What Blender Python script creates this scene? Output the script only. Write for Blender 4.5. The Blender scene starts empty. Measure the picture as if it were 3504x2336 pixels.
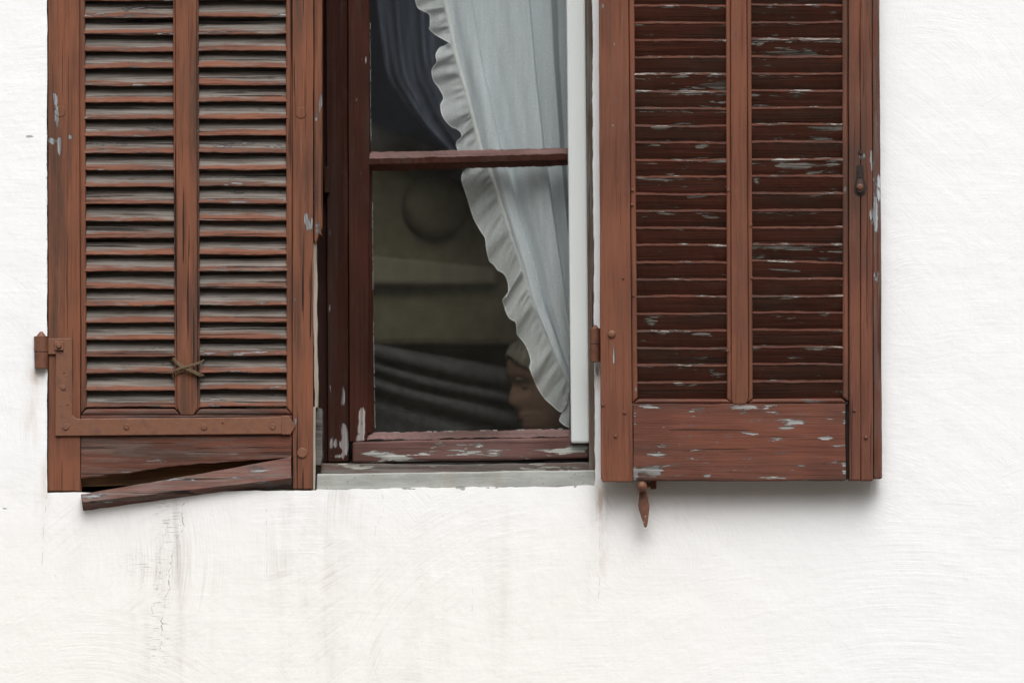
import bpy, bmesh, math, random
from mathutils import Vector, Matrix
R = math.radians
rng = random.Random(7)
sc = bpy.context.scene

# ------------------------------------------------------------------ camera
CAM = Vector((0.0, -9.0, -0.70))          # a little below the window, across the lane
SPAN = 1.9467                             # metres of wall across the frame
cd = bpy.data.cameras.new("camera")
cam = bpy.data.objects.new("camera", cd)
sc.collection.objects.link(cam)
cam.location = CAM
cam.rotation_euler = (R(90), 0, 0)
cd.sensor_width = 36
cd.lens = 36 * 9.0 / SPAN
cd.shift_y = 0.70 / SPAN
cd.clip_end = 500
cd.dof.use_dof = True; cd.dof.focus_distance = 8.98; cd.dof.aperture_fstop = 1.25
sc.camera = cam

# ------------------------------------------------------------------ light
SUN_EL, SUN_ROT = R(55), R(180 - 8)
wd = bpy.data.worlds.new("World"); sc.world = wd
wd.use_nodes = True
wn, wl = wd.node_tree.nodes, wd.node_tree.links
bg = wn["Background"]
sky = wn.new("ShaderNodeTexSky"); sky.sky_type = 'NISHITA'
sky.sun_disc = False; sky.sun_elevation = SUN_EL; sky.sun_rotation = SUN_ROT
sky.air_density = 1.0; sky.dust_density = 6.0; sky.ozone_density = 1.0
hs = wn.new("ShaderNodeHueSaturation"); hs.inputs['Saturation'].default_value = 0.10
wl.new(sky.outputs[0], hs.inputs['Color']); wl.new(hs.outputs[0], bg.inputs[0])
bg.inputs[1].default_value = 0.15
sd = bpy.data.lights.new("sun", 'SUN'); sd.energy = 1.5; sd.angle = R(42); sd.color = (1.0, 0.98, 0.955)
sun = bpy.data.objects.new("sun", sd); sc.collection.objects.link(sun)
sun.rotation_euler = (R(90) - SUN_EL, 0, R(8))
sc.view_settings.view_transform = 'Standard'
sc.view_settings.look = 'None'
sc.view_settings.exposure = 0.26
sc.view_settings.gamma = 1.0
sc.cycles.use_denoising = True
sc.cycles.denoising_prefilter = 'NONE'     # keeps the fine paint and plaster texture
sc.cycles.use_adaptive_sampling = False
sc.cycles.sampling_pattern = 'BLUE_NOISE'
sc.cycles.sample_clamp_indirect = 3.0
sc.cycles.max_bounces = 12
sc.cycles.transparent_max_bounces = 16

# ------------------------------------------------------------------ helpers
def W(px, py, y=0.0):
    """point at depth y (metres behind the wall face) seen at photo pixel px, py"""
    p0 = Vector(((px - 1752) / 1800.0, 0.0, -(py - 1168) / 1800.0))
    return CAM + (p0 - CAM) * ((y + 9.0) / 9.0)

def empty(name, loc, label, cat, group=None):
    o = bpy.data.objects.new(name, None); o.empty_display_size = 0.05
    o.location = loc; sc.collection.objects.link(o)
    o['label'] = label; o['category'] = cat
    if group: o['group'] = group
    return o

def build(name, bm, mat, parent=None, bevel=0.0, smooth=False, subs=0, label=None):
    me = bpy.data.meshes.new(name)
    bmesh.ops.recalc_face_normals(bm, faces=bm.faces)
    bm.to_mesh(me); bm.free()
    o = bpy.data.objects.new(name, me)
    sc.collection.objects.link(o)
    if mat: me.materials.append(mat)
    if parent:
        o.parent = parent
        off = parent.location if parent.parent is None else parent.location
        # children keep world coordinates: vertices are shifted to the thing's own space
        root = parent
        acc = Vector()
        while root: acc += root.location; root = root.parent
        me.transform(Matrix.Translation(-acc))
    if smooth:
        for p in me.polygons: p.use_smooth = True
    if subs:
        m = o.modifiers.new("subd", 'SUBSURF'); m.levels = subs; m.render_levels = subs
    if bevel:
        m = o.modifiers.new("bevel", 'BEVEL'); m.width = bevel; m.segments = 2
        m.limit_method = 'ANGLE'; m.angle_limit = R(35)
    if label: o['label'] = label
    return o

def prism(bm, poly, yf, yb):
    """polygon of photo pixels at depth yf, extruded straight back to yb"""
    f = [bm.verts.new(W(x, y, yf)) for x, y in poly]
    b = [bm.verts.new((v.co.x, yb, v.co.z)) for v in f]
    n = len(poly)
    bm.faces.new(f); bm.faces.new(b[::-1])
    for i in range(n):
        bm.faces.new((f[i], b[i], b[(i + 1) % n], f[(i + 1) % n]))

def wob(a, b, n, amp, seed):
    """points from a to b with small sideways jitter (worn edge)"""
    r = random.Random(seed); out = []
    dx, dy = b[0] - a[0], b[1] - a[1]; L = math.hypot(dx, dy) or 1
    w = 0
    for i in range(n + 1):
        t = i / n
        w = 0.6 * w + r.uniform(-amp, amp)
        k = 0 if i in (0, n) else w
        out.append((a[0] + dx * t - dy / L * k, a[1] + dy * t + dx / L * k))
    return out

def rough_poly(corners, step=45, amp=0.8, seed=0):
    out = []
    for i, a in enumerate(corners):
        b = corners[(i + 1) % len(corners)]
        n = max(1, int(math.hypot(b[0] - a[0], b[1] - a[1]) / step))
        out += wob(a, b, n, amp, seed + i)[:-1]
    return out

def quad_grid(bm, c, yf, nx, ny, fn=None):
    pass

def lathe(bm, c, axis, prof, n=20):
    """surface of revolution about point c; prof = (along, radius) pairs; axis 'y' or 'z'"""
    rings = []
    for a, r in prof:
        ring = []
        for i in range(n):
            t = 2 * math.pi * i / n
            if axis == 'z': p = (c[0] + r * math.cos(t), c[1] + r * math.sin(t), c[2] + a)
            else: p = (c[0] + r * math.cos(t), c[1] + a, c[2] + r * math.sin(t))
            ring.append(bm.verts.new(p))
        rings.append(ring)
    for k in range(len(rings) - 1):
        for i in range(n):
            bm.faces.new((rings[k][i], rings[k][(i + 1) % n], rings[k + 1][(i + 1) % n], rings[k + 1][i]))
    bm.faces.new(rings[0]); bm.faces.new(rings[-1][::-1])

def tube(bm, pts, rad, n=7):
    pts = [Vector(p) for p in pts]
    rings = []
    for i, p in enumerate(pts):
        d = (pts[min(i + 1, len(pts) - 1)] - pts[max(i - 1, 0)]).normalized()
        u = d.cross(Vector((0, 1, 0)))
        if u.length < 1e-4: u = d.cross(Vector((1, 0, 0)))
        u.normalize(); v = d.cross(u)
        r = rad[i] if isinstance(rad, (list, tuple)) else rad
        rings.append([bm.verts.new(p + u * (r * math.cos(2 * math.pi * k / n)) + v * (r * math.sin(2 * math.pi * k / n))) for k in range(n)])
    for a, b in zip(rings, rings[1:]):
        for k in range(n):
            bm.faces.new((a[k], a[(k + 1) % n], b[(k + 1) % n], b[k]))
    bm.faces.new(rings[0]); bm.faces.new(rings[-1][::-1])

def crom(pts, m=8):
    out = []
    n = len(pts)
    for i in range(n - 1):
        p0, p1, p2, p3 = pts[max(i - 1, 0)], pts[i], pts[i + 1], pts[min(i + 2, n - 1)]
        for k in range(m):
            t = k / m
            out.append(tuple(0.5 * ((2 * b) + (-a + c) * t + (2 * a - 5 * b + 4 * c - d) * t * t + (-a + 3 * b - 3 * c + d) * t ** 3)
                             for a, b, c, d in zip(p0, p1, p2, p3)))
    out.append(tuple(pts[-1]))
    return out

def interp(pts, y):
    """x on a polyline of (x, y) with growing y"""
    if y <= pts[0][1]:
        a, b = pts[0], pts[1]
    elif y >= pts[-1][1]:
        a, b = pts[-2], pts[-1]
    else:
        for a, b in zip(pts, pts[1:]):
            if a[1] <= y <= b[1]: break
    return a[0] + (b[0] - a[0]) * (y - a[1]) / (b[1] - a[1])

# ------------------------------------------------------------------ materials
class NT:
    def __init__(s, name):
        s.m = bpy.data.materials.new(name); s.m.use_nodes = True
        s.t = s.m.node_tree; s.n = s.t.nodes; s.l = s.t.links
        s.n.clear()
        s.out = s.n.new("ShaderNodeOutputMaterial")
    def node(s, typ, **kw):
        n = s.n.new(typ)
        for k, v in kw.items(): setattr(n, k, v)
        return n
    def put(s, sock, v):
        if isinstance(v, bpy.types.NodeSocket): s.l.new(v, sock)
        else: sock.default_value = v
    def math(s, op, a, b=0.0, c=None, clamp=False):
        n = s.node("ShaderNodeMath", operation=op, use_clamp=clamp)
        s.put(n.inputs[0], a); s.put(n.inputs[1], b)
        if c is not None: s.put(n.inputs[2], c)
        return n.outputs[0]
    def vmath(s, op, a, b=(0, 0, 0)):
        n = s.node("ShaderNodeVectorMath", operation=op)
        s.put(n.inputs[0], a); s.put(n.inputs[1], b)
        return n.outputs['Value'] if op in ('LENGTH', 'DISTANCE', 'DOT_PRODUCT') else n.outputs[0]
    def noise(s, vec, scale=1.0, detail=4.0, rough=0.55, dist=0.0):
        n = s.node("ShaderNodeTexNoise")
        s.put(n.inputs['Vector'], vec); n.inputs['Scale'].default_value = scale
        n.inputs['Detail'].default_value = detail; n.inputs['Roughness'].default_value = rough
        n.inputs['Distortion'].default_value = dist
        return n.outputs['Fac']
    def ramp(s, v, lo, hi, a=0.0, b=1.0):
        n = s.node("ShaderNodeMapRange"); n.interpolation_type = 'SMOOTHSTEP'
        s.put(n.inputs['Value'], v)
        s.put(n.inputs['From Min'], lo); s.put(n.inputs['From Max'], hi)
        s.put(n.inputs['To Min'], a); s.put(n.inputs['To Max'], b)
        return n.outputs[0]
    def mix(s, f, a, b, mode='MIX'):
        n = s.node("ShaderNodeMix", data_type='RGBA', blend_type=mode)
        s.put(n.inputs[0], f)
        s.put(n.inputs[6], a if isinstance(a, bpy.types.NodeSocket) else (*a, 1))
        s.put(n.inputs[7], b if isinstance(b, bpy.types.NodeSocket) else (*b, 1))
        return n.outputs[2]
    def pos(s):
        return s.node("ShaderNodeNewGeometry").outputs['Position']
    def xyz(s, v):
        n = s.node("ShaderNodeSeparateXYZ"); s.put(n.inputs[0], v); return n.outputs
    def vec(s, x, y, z):
        n = s.node("ShaderNodeCombineXYZ")
        for i, q in enumerate((x, y, z)): s.put(n.inputs[i], q)
        return n.outputs[0]
    def bump(s, h, strength, dist, normal=None):
        n = s.node("ShaderNodeBump"); n.inputs['Strength'].default_value = strength
        n.inputs['Distance'].default_value = dist; s.put(n.inputs['Height'], h)
        if normal: s.l.new(normal, n.inputs['Normal'])
        return n.outputs[0]
    def bsdf(s, col, rough=0.6, normal=None, spec=0.5, metal=0.0):
        n = s.node("ShaderNodeBsdfPrincipled")
        s.put(n.inputs['Base Color'], col if isinstance(col, bpy.types.NodeSocket) else (*col, 1))
        s.put(n.inputs['Roughness'], rough); n.inputs['Metallic'].default_value = metal
        n.inputs['Specular IOR Level'].default_value = spec
        if normal: s.l.new(normal, n.inputs['Normal'])
        s.l.new(n.outputs[0], s.out.inputs[0])
        return n
    def spot(s, pos, px, py, rx, ry, depth=0.0):
        """0..1 mask, one at the middle of an ellipse given in photo pixels"""
        c = W(px, py, depth)
        d = s.vmath('SUBTRACT', pos, tuple(c))
        d = s.vmath('MULTIPLY', d, (1800 / rx, 0, 1800 / ry))
        return s.ramp(s.vmath('LENGTH', d), 0.0, 1.0, 1.0, 0.0)

def wood(name, base, base2, grain='z', wear=0.5, rim_wear_light=0.10, spots=(), depth=0.0, grime=0.35, crack=0.5,
         bare=((0.30, 0.31, 0.32), (0.16, 0.15, 0.145)), seed=0.0, rough=0.66, spec=0.16, perslat=False, grey=0.0):
    """old oil paint on timber; wear 0..1, spots = places where it has flaked off"""
    t = NT(name); p = t.pos()
    p = t.vmath('ADD', p, (seed * 3.1, seed * 1.7, seed * 2.3)) if seed else p
    p0 = t.pos()
    st = (150, 60, 5) if grain == 'z' else (5, 60, 150)
    st2 = (420, 120, 9) if grain == 'z' else (9, 120, 420)
    st3 = (75, 40, 16) if grain == 'z' else (15, 40, 95)
    if perslat:
        at = t.node("ShaderNodeAttribute", attribute_name='rnd').outputs['Fac']
        p = t.vmath('ADD', p, t.vec(t.math('MULTIPLY', at, 7.3), 0.0, t.math('MULTIPLY', at, 3.1)))
    rim = t.node("ShaderNodeAttribute", attribute_name='rim').outputs['Fac'] if perslat else None
    g = t.noise(t.vmath('MULTIPLY', p, st), 1, 6, 0.65)
    fine = t.noise(t.vmath('MULTIPLY', p, st2), 1, 3, 0.5)
    big = t.noise(p, 5.0, 3, 0.5)
    patch = t.noise(t.vmath('MULTIPLY', p, st3), 1, 9, 0.62, 0.4)
    col = t.mix(t.ramp(big, 0.35, 0.65), base, base2)
    col = t.mix(t.ramp(g, 0.50, 0.72, 0.0, 0.75), col, tuple(c * 0.42 for c in base))
    col = t.mix(t.ramp(g, 0.46, 0.30, 0.0, 0.45), col, tuple(min(1, c * 1.35 + 0.01) for c in base))
    ln = t.noise(t.vmath('MULTIPLY', p, (300, 60, 4) if grain == 'z' else (4, 60, 300)), 1, 4, 0.6)
    col = t.mix(t.ramp(ln, 0.57, 0.68, 0.0, 0.35 + 0.4 * crack), col, tuple(c * 0.25 for c in base))
    # grime streaks
    gr = t.noise(t.vmath('MULTIPLY', p, (26, 20, 2.2) if grain == 'z' else (3, 20, 20)), 1, 5, 0.6)
    col = t.mix(t.ramp(gr, 0.46, 0.72, 0.0, min(1, grime * 1.3)), col, (0.040, 0.030, 0.024))
    chalk = t.noise(t.vmath('MULTIPLY', p, (34, 20, 9) if grain == 'z' else (9, 20, 34)), 1, 6, 0.7)
    col = t.mix(t.ramp(chalk, 0.52, 0.70, 0.0, 0.30), col, tuple(c * 0.90 + 0.022 for c in base))
    if grey:
        gg = t.noise(t.vmath('MULTIPLY', p, (9, 30, 90) if grain == 'x' else (90, 30, 9)), 1, 6, 0.65)
        if perslat: gg = t.math('ADD', gg, t.ramp(rim, 0.0, 0.30, -0.10, 0.22))
        col = t.mix(t.ramp(gg, 0.42, 0.62, 0.0, grey), col, t.mix(t.ramp(fine, 0.35, 0.65), (0.090, 0.086, 0.076), (0.20, 0.195, 0.178)))
    # cracks along the grain
    ck = t.noise(t.vmath('MULTIPLY', p, (190, 50, 3.2) if grain == 'z' else (3.2, 50, 190)), 1, 2, 0.5)
    ckm = t.ramp(ck, 0.675 - 0.05 * crack, 0.705 - 0.05 * crack, 0.0, crack)
    col = t.mix(ckm, col, (0.012, 0.009, 0.008))
    # flaked places
    w = t.math('MULTIPLY_ADD', patch, 2.3, -0.65)
    for sp in spots:
        m = t.spot(p0, *sp[:4], depth)
        w = t.math('ADD', w, t.math('MULTIPLY', m, sp[4] * 1.35))
    th = 0.98 - 0.28 * wear
    if rim: w = t.math('ADD', w, t.ramp(rim, 0.02, 0.10, rim_wear_light, 0.0))  # paler rims: worn paint plus the sky highlight put into the colour
    if perslat:
        th = t.math('SUBTRACT', th, t.math('MULTIPLY', t.math('POWER', at, 3.0), 0.26))
        wm = t.ramp(t.math('SUBTRACT', w, th), 0.0, 0.05)
    else:
        wm = t.ramp(w, th, th + 0.05)
    bcol = t.mix(t.ramp(fine, 0.40, 0.60), bare[1], bare[0])
    bcol = t.mix(t.ramp(g, 0.48, 0.62, 0.0, 0.75), bcol, tuple(c * 0.40 for c in bare[1]))
    # bare dark timber round the grey primer, then the broken edge of the paint film
    edge = t.math('SUBTRACT', w, th)
    col = t.mix(t.ramp(edge, -0.07, -0.02, 0.0, 0.65), col, tuple(c * 0.45 for c in bare[1]))
    col = t.mix(wm, col, bcol)
    h = t.math('MULTIPLY_ADD', g, 0.5, t.math('MULTIPLY', fine, 0.25))
    h = t.math('SUBTRACT', h, t.math('MULTIPLY', ckm, 0.9))
    h = t.math('SUBTRACT', h, t.math('MULTIPLY', wm, 0.7))
    nrm = t.bump(h, 0.75, 0.0024)
    t.bsdf(col, t.math('MULTIPLY_ADD', wm, 0.25, rough), nrm, spec)
    return t.m

BR = (0.188, 0.072, 0.039); BR2 = (0.128, 0.051, 0.031)
RED = (0.130, 0.045, 0.028); RED2 = (0.095, 0.034, 0.022)
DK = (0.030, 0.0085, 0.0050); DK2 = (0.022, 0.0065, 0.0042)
GB = ((0.40, 0.42, 0.44), (0.24, 0.24, 0.25))

m_stileL = wood("brown paint on stile", BR, BR2, 'z', 0.0, grime=0.55, crack=0.5, spots=[
    (185, 335, 22, 40, 0.59), (192, 400, 22, 75, 0.50), (180, 482, 45, 20, 0.59), (203, 500, 10, 45, 0.63), (240, 470, 22, 22, 0.50)])
m_stileM = wood("cracked brown paint on stile", BR, BR2, 'z', 0.1, grime=0.6, crack=0.9, seed=1.3, spots=[
    (1097, 350, 10, 50, .36), (1096, 440, 10, 50, .36), (1060, 765, 40, 50, .42), (1090, 780, 16, 60, .40),
    (1045, 745, 14, 30, .30), (990, 940, 9, 20, .35), (1033, 1210, 8, 22, .35), (1012, 1440, 9, 25, .36), (1040, 1200, 6, 40, .25)])
m_louvL = wood("weathered brown louvre paint", (0.165, 0.064, 0.038), (0.115, 0.048, 0.032), 'x', 0.30, grime=0.4, crack=0.85,
               perslat=True, grey=0.80, seed=2.1, bare=((0.27, 0.25, 0.24), (0.13, 0.115, 0.11)))
m_railL = wood("worn brown rail paint", RED, RED2, 'x', 0.35, grime=0.6, crack=0.6, seed=3.3, grey=0.25, spots=[
    (960, 1428, 60, 12, .2), (560, 1556, 30, 16, .18)], bare=((0.25, 0.21, 0.19), (0.15, 0.12, 0.11)))
m_plank = wood("faded pinkish brown plank paint", (0.160, 0.072, 0.056), (0.110, 0.048, 0.037), 'x', 0.55, grime=0.7, crack=0.9, seed=4.4, grey=0.45,
               spots=[(350, 1700, 90, 18, .22), (800, 1648, 20, 10, .3), (880, 1615, 70, 10, .2)])
m_stileR = wood("smooth brown paint", (0.172, 0.066, 0.038), (0.138, 0.053, 0.032), 'z', 0.0, depth=-0.06, grime=0.25, crack=0.10, seed=5.2, rough=0.5, spots=[
    (2103, 150, 7, 16, .42), (2098, 428, 9, 9, .42), (2101, 672, 4, 34, .42), (2108, 781, 7, 8, .42), (2062, 20, 6, 14, .35),
    (2062, 1620, 8, 30, .3), (2176, 1330, 6, 18, .36)])
m_stileR2 = wood("brown paint with long splits", (0.160, 0.062, 0.037), (0.120, 0.047, 0.030), 'z', 0.12, depth=-0.06, grime=0.5, crack=0.6, seed=6.7, spots=[
    (2955, 540, 40, 40, .26), (2895, 545, 16, 40, .30), (2990, 640, 22, 180, .33), (2993, 760, 20, 90, .36), (2978, 740, 9, 45, .38),
    (3000, 420, 10, 22, .36), (2983, 545, 16, 60, .32), (2892, 640, 9, 60, .24)])
m_edgeR = wood("weathered red brown edge strip", (0.115, 0.040, 0.024), (0.085, 0.032, 0.022), 'z', 0.2, depth=-0.05, grime=0.5, crack=0.6, seed=7.7, grey=0.3, spots=[
    (3000, 640, 26, 190, .40), (2998, 760, 26, 90, .40), (3002, 425, 12, 24, .40)], bare=GB)
m_louvR = wood("dark red brown louvre paint", (0.090, 0.030, 0.018), (0.066, 0.023, 0.014), 'x', 0.42, depth=-0.06, rim_wear_light=0.13, grime=0.5, crack=0.4, perslat=True, seed=8.1,
               bare=((0.30, 0.285, 0.265), (0.13, 0.105, 0.09)), spots=[
    (2250, 440, 60, 12, .26), (2320, 440, 40, 12, .24), (2430, 440, 70, 12, .24), (2230, 497, 50, 14, .25), (2400, 500, 40, 14, .28),
    (2380, 672, 50, 10, .30), (2465, 680, 25, 22, .28), (2300, 730, 80, 14, .26), (2440, 735, 60, 20, .28),
    (2700, 570, 130, 40, .18), (2850, 570, 40, 28, .26), (2830, 625, 50, 25, .24), (2590, 615, 20, 22, .26),
    (2730, 740, 130, 30, .18), (2720, 1095, 110, 30, .20), (2230, 1095, 40, 30, .22), (2270, 1140, 50, 14, .26), (2420, 1143, 60, 16, .26),
    (2450, 1275, 70, 30, .24), (2350, 1320, 140, 24, .16), (2700, 1245, 120, 10, .18)])
m_railR = wood("flaking red brown rail paint", (0.148, 0.053, 0.034), (0.105, 0.038, 0.026), 'x', 0.70, depth=-0.06, grime=0.35, crack=0.5, seed=9.4, bare=((0.36, 0.365, 0.35), (0.20, 0.19, 0.185)), spots=[
    (2730, 1440, 70, 26, .34), (2690, 1460, 60, 18, .30), (2830, 1500, 55, 20, .34), (2250, 1555, 70, 30, .28), (2215, 1605, 70, 30, .34),
    (2250, 1615, 40, 26, .36), (2170, 1620, 20, 60, .30), (2890, 1610, 16, 60, .30), (2600, 1484, 70, 10, .30), (2540, 1390, 80, 20, .26),
    (2545, 1412, 40, 12, .3), (2215, 1388, 60, 14, .26), (2300, 1432, 20, 6, .3), (2270, 1460, 16, 6, .3), (2420, 1628, 22, 8, .36),
    (2630, 1632, 120, 10, .24), (2890, 1420, 14, 40, .25), (2173, 1425, 10, 40, .25)])
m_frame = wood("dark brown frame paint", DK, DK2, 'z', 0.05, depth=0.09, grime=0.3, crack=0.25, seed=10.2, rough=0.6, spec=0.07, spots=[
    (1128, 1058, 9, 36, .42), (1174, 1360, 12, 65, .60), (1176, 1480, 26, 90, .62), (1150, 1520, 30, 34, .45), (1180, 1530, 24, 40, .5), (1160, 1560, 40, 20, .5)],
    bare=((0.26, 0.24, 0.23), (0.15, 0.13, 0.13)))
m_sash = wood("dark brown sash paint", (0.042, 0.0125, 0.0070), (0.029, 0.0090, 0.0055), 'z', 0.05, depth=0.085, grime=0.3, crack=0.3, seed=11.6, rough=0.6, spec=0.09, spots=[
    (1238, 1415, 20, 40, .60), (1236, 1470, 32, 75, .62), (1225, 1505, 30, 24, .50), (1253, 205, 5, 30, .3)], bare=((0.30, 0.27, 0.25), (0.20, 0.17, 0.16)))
m_sashrail = wood("flaking pink brown sash rail paint", (0.125, 0.065, 0.058), (0.080, 0.036, 0.029), 'x', 0.62, depth=0.075, grime=0.5, crack=0.4, seed=12.9,
                  bare=((0.44, 0.45, 0.42), (0.26, 0.25, 0.23)), spots=[
    (1600, 1535, 120, 32, .34), (1700, 1545, 80, 22, .32), (1270, 1550, 110, 26, .28), (1350, 1558, 90, 20, .24), (1950, 1535, 110, 24, .32), (1880, 1545, 120, 20, .26),
    (1480, 1560, 160, 18, .20)])
m_framerail = wood("bare weathered frame rail", (0.120, 0.075, 0.066), (0.105, 0.085, 0.078), 'x', 0.85, depth=0.06, grime=0.6, crack=0.6, seed=13.7, grey=0.7,
                   bare=((0.34, 0.33, 0.29), (0.20, 0.19, 0.17)), spots=[(1850, 1595, 120, 20, .22), (1250, 1600, 140, 18, .22)])
m_oldwood = wood("bare grey brown timber", (0.125, 0.085, 0.062), (0.095, 0.068, 0.052), 'z', 0.0, depth=0.04, grime=0.6, crack=0.95, seed=14.9, grey=0.5)
m_block = wood("split grey timber", (0.16, 0.15, 0.145), (0.12, 0.11, 0.105), 'x', 0.2, depth=0.03, grime=0.8, crack=1.0, seed=15.9, grey=0.7)
m_rawwood = wood("pale raw splintered timber", (0.40, 0.345, 0.29), (0.34, 0.295, 0.25), 'z', 0.0, grime=0.3, crack=0.35, seed=16.3)
m_putty_lit = wood("lumpy sky-lit pink putty", (0.150, 0.088, 0.082), (0.085, 0.042, 0.036), 'x', 0.15, depth=0.08, grime=0.6, crack=0.2, seed=17.3)  # upward bevels: sky light is painted into this paler tone
m_putty_shade = wood("shade-dark putty", (0.075, 0.025, 0.015), (0.055, 0.018, 0.012), 'x', 0.1, depth=0.08, grime=0.2, crack=0.2, seed=18.1)  # same putty on the downward bevel, shade painted into its colour

def iron(name, base, rust, seed=0.0, rough=0.5):
    t = NT(name); p = t.vmath('ADD', t.pos(), (seed, seed, seed))
    n = t.noise(p, 60, 6, 0.65); n2 = t.noise(p, 300, 3, 0.6)
    col = t.mix(t.ramp(n, 0.45, 0.68), base, rust)
    col = t.mix(t.ramp(n2, 0.66, 0.74, 0, 0.5), col, (0.04, 0.025, 0.018))
    t.bsdf(col, t.ramp(n, 0.3, 0.7, rough - 0.08, rough + 0.15), t.bump(t.math('MULTIPLY_ADD', n2, 0.4, n), 0.5, 0.0016), 0.4)
    return t.m
m_iron = iron("brown painted iron", (0.165, 0.069, 0.037), (0.122, 0.051, 0.030))
m_black = iron("dark old iron", (0.055, 0.030, 0.021), (0.035, 0.022, 0.017), 5.0)
m_rust = iron("rusty brown iron", (0.140, 0.054, 0.028), (0.080, 0.034, 0.021), 3.0)

def plaster():
    t = NT("limewashed plaster"); p = t.pos(); x, y, z = t.xyz(p)
    # trowel and brush strokes: arcs about a centre of their own in each patch
    warp = t.node("ShaderNodeTexNoise"); t.put(warp.inputs['Vector'], p); warp.inputs['Scale'].default_value = 3.0; warp.inputs['Detail'].default_value = 3
    def strokes(scale, reach, lines, seed):
        v = t.node("ShaderNodeTexVoronoi", feature='F1'); v.inputs['Scale'].default_value = scale
        dis = t.vmath('MULTIPLY', t.vmath('SUBTRACT', warp.outputs['Color'], (0.5, 0.5, 0.5)), (0.30, 0.0, 0.30))
        flat = t.vmath('MULTIPLY', t.vmath('ADD', t.vmath('ADD', p, dis), (seed, 0, seed * 0.7)), (1, 0, 1))
        t.put(v.inputs['Vector'], flat)
        cen = v.outputs['Position']; cr, cg, cb = t.xyz(t.vmath('MULTIPLY', v.outputs['Color'], (1, 1, 1)))
        off = t.vec(t.math('MULTIPLY', t.math('SUBTRACT', cr, 0.5), reach * 1.2), 0.0,
                    t.math('MULTIPLY_ADD', cg, reach * -1.0, -0.12))
        d = t.vmath('SUBTRACT', t.vmath('MULTIPLY', t.vmath('ADD', p, (seed, 0, seed * 0.7)), (1, 0, 1)), t.vmath('ADD', cen, off))
        dx, dy, dz = t.xyz(d)
        r = t.vmath('LENGTH', d)
        th = t.math('ARCTAN2', dx, dz)
        q = t.vec(t.math('MULTIPLY', r, lines), t.math('MULTIPLY', th, 2.6), t.math('MULTIPLY', cb, 40))
        a = t.noise(q, 1.0, 6, 0.72)
        q2 = t.vec(t.math('MULTIPLY', r, lines * 0.22), t.math('MULTIPLY', th, 2.0), t.math('MULTIPLY', cb, 70))
        b = t.noise(q2, 1.0, 2, 0.5)
        return a, b
    a1, b1 = strokes(2.0, 0.8, 210, 0.0)
    a2, b2 = strokes(3.1, 0.7, 300, 5.3)
    which = t.ramp(t.noise(p, 3.4, 2, 0.5), 0.44, 0.56)
    st = t.math('ADD', t.math('MULTIPLY', a1, t.math('SUBTRACT', 1.0, which)), t.math('MULTIPLY', a2, which))
    coarse = t.math('ADD', t.math('MULTIPLY', b1, 0.6), t.math('MULTIPLY', b2, 0.4))
    hor = t.noise(t.vmath('MULTIPLY', p, (9, 9, 150)), 1, 5, 0.6)
    lump = t.noise(p, 11, 5, 0.55)
    grit = t.noise(p, 420, 3, 0.6)
    # dirt: kept in the furrows below the window, and in long streaks under the sill
    def spots(lst):
        acc = None
        for s_ in lst:
            m = t.math('MULTIPLY', t.spot(p, *s_[:4]), s_[4])
            acc = m if acc is None else t.math('MAXIMUM', acc, m)
        return acc
    zone = spots([(560, 1900, 330, 520, .9), (560, 2200, 260, 380, .8), (1060, 1900, 300, 420, .85), (1500, 2050, 900, 520, .35), (330, 1780, 420, 320, .4),
                  (1150, 2250, 600, 300, .5), (80, 1690, 160, 110, .5), (2060, 1750, 60, 260, 1.0), (2040, 2000, 70, 260, .6), (2250, 1760, 400, 150, .25), (100, 1150, 110, 420, .35),
                  (1000, 1745, 110, 90, .9), (1150, 1700, 120, 60, .7), (110, 1270, 60, 60, .9), (2200, 1720, 60, 90, .7)])
    furrow = t.ramp(st, 0.33, 0.55, 1.0, 0.0)
    streak = t.ramp(t.noise(t.vmath('MULTIPLY', p, (22, 10, 1.6)), 1, 5, 0.6), 0.46, 0.70)
    mott = t.ramp(t.noise(p, 6, 5, 0.6), 0.36, 0.66)
    soft = t.ramp(t.noise(t.vmath('MULTIPLY', p, (15, 10, 2.2)), 1, 6, 0.62, 0.6), 0.44, 0.74)
    dirt = t.math('ADD', t.math('MULTIPLY', furrow, t.math('MULTIPLY_ADD', mott, 0.30, 0.02)), t.math('MULTIPLY', soft, t.math('MULTIPLY_ADD', mott, 0.40, 0.12)))
    dirt = t.math('ADD', dirt, t.math('MULTIPLY', streak, t.math('MULTIPLY_ADD', furrow, 0.25, 0.10)))
    dirt = t.math('MULTIPLY', zone, dirt, clamp=True)
    col = t.mix(t.math('MULTIPLY', t.ramp(z, -0.15, -0.5), t.ramp(x, 0.9, 0.0, 0.0, 1.0)), (0.795, 0.80, 0.81), (0.80, 0.79, 0.77))
    col = t.mix(t.math('MULTIPLY', dirt, 1.0), col, (0.27, 0.225, 0.175))
    # rust under the hinges and along the edge of the opening
    rust = spots([(2040, 1300, 26, 70, .8), (2058, 1720, 40, 110, .55), (2062, 1860, 30, 170, .35), (125, 1290, 40, 60, .5), (105, 1420, 50, 240, .25), (2200, 1700, 60, 60, .3), (158, 1640, 30, 120, .35)])
    rn = t.ramp(t.noise(t.vmath('MULTIPLY', p, (60, 30, 12)), 1, 5, 0.6), 0.36, 0.62)
    col = t.mix(t.math('MULTIPLY', rust, rn), col, (0.40, 0.24, 0.13))
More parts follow.
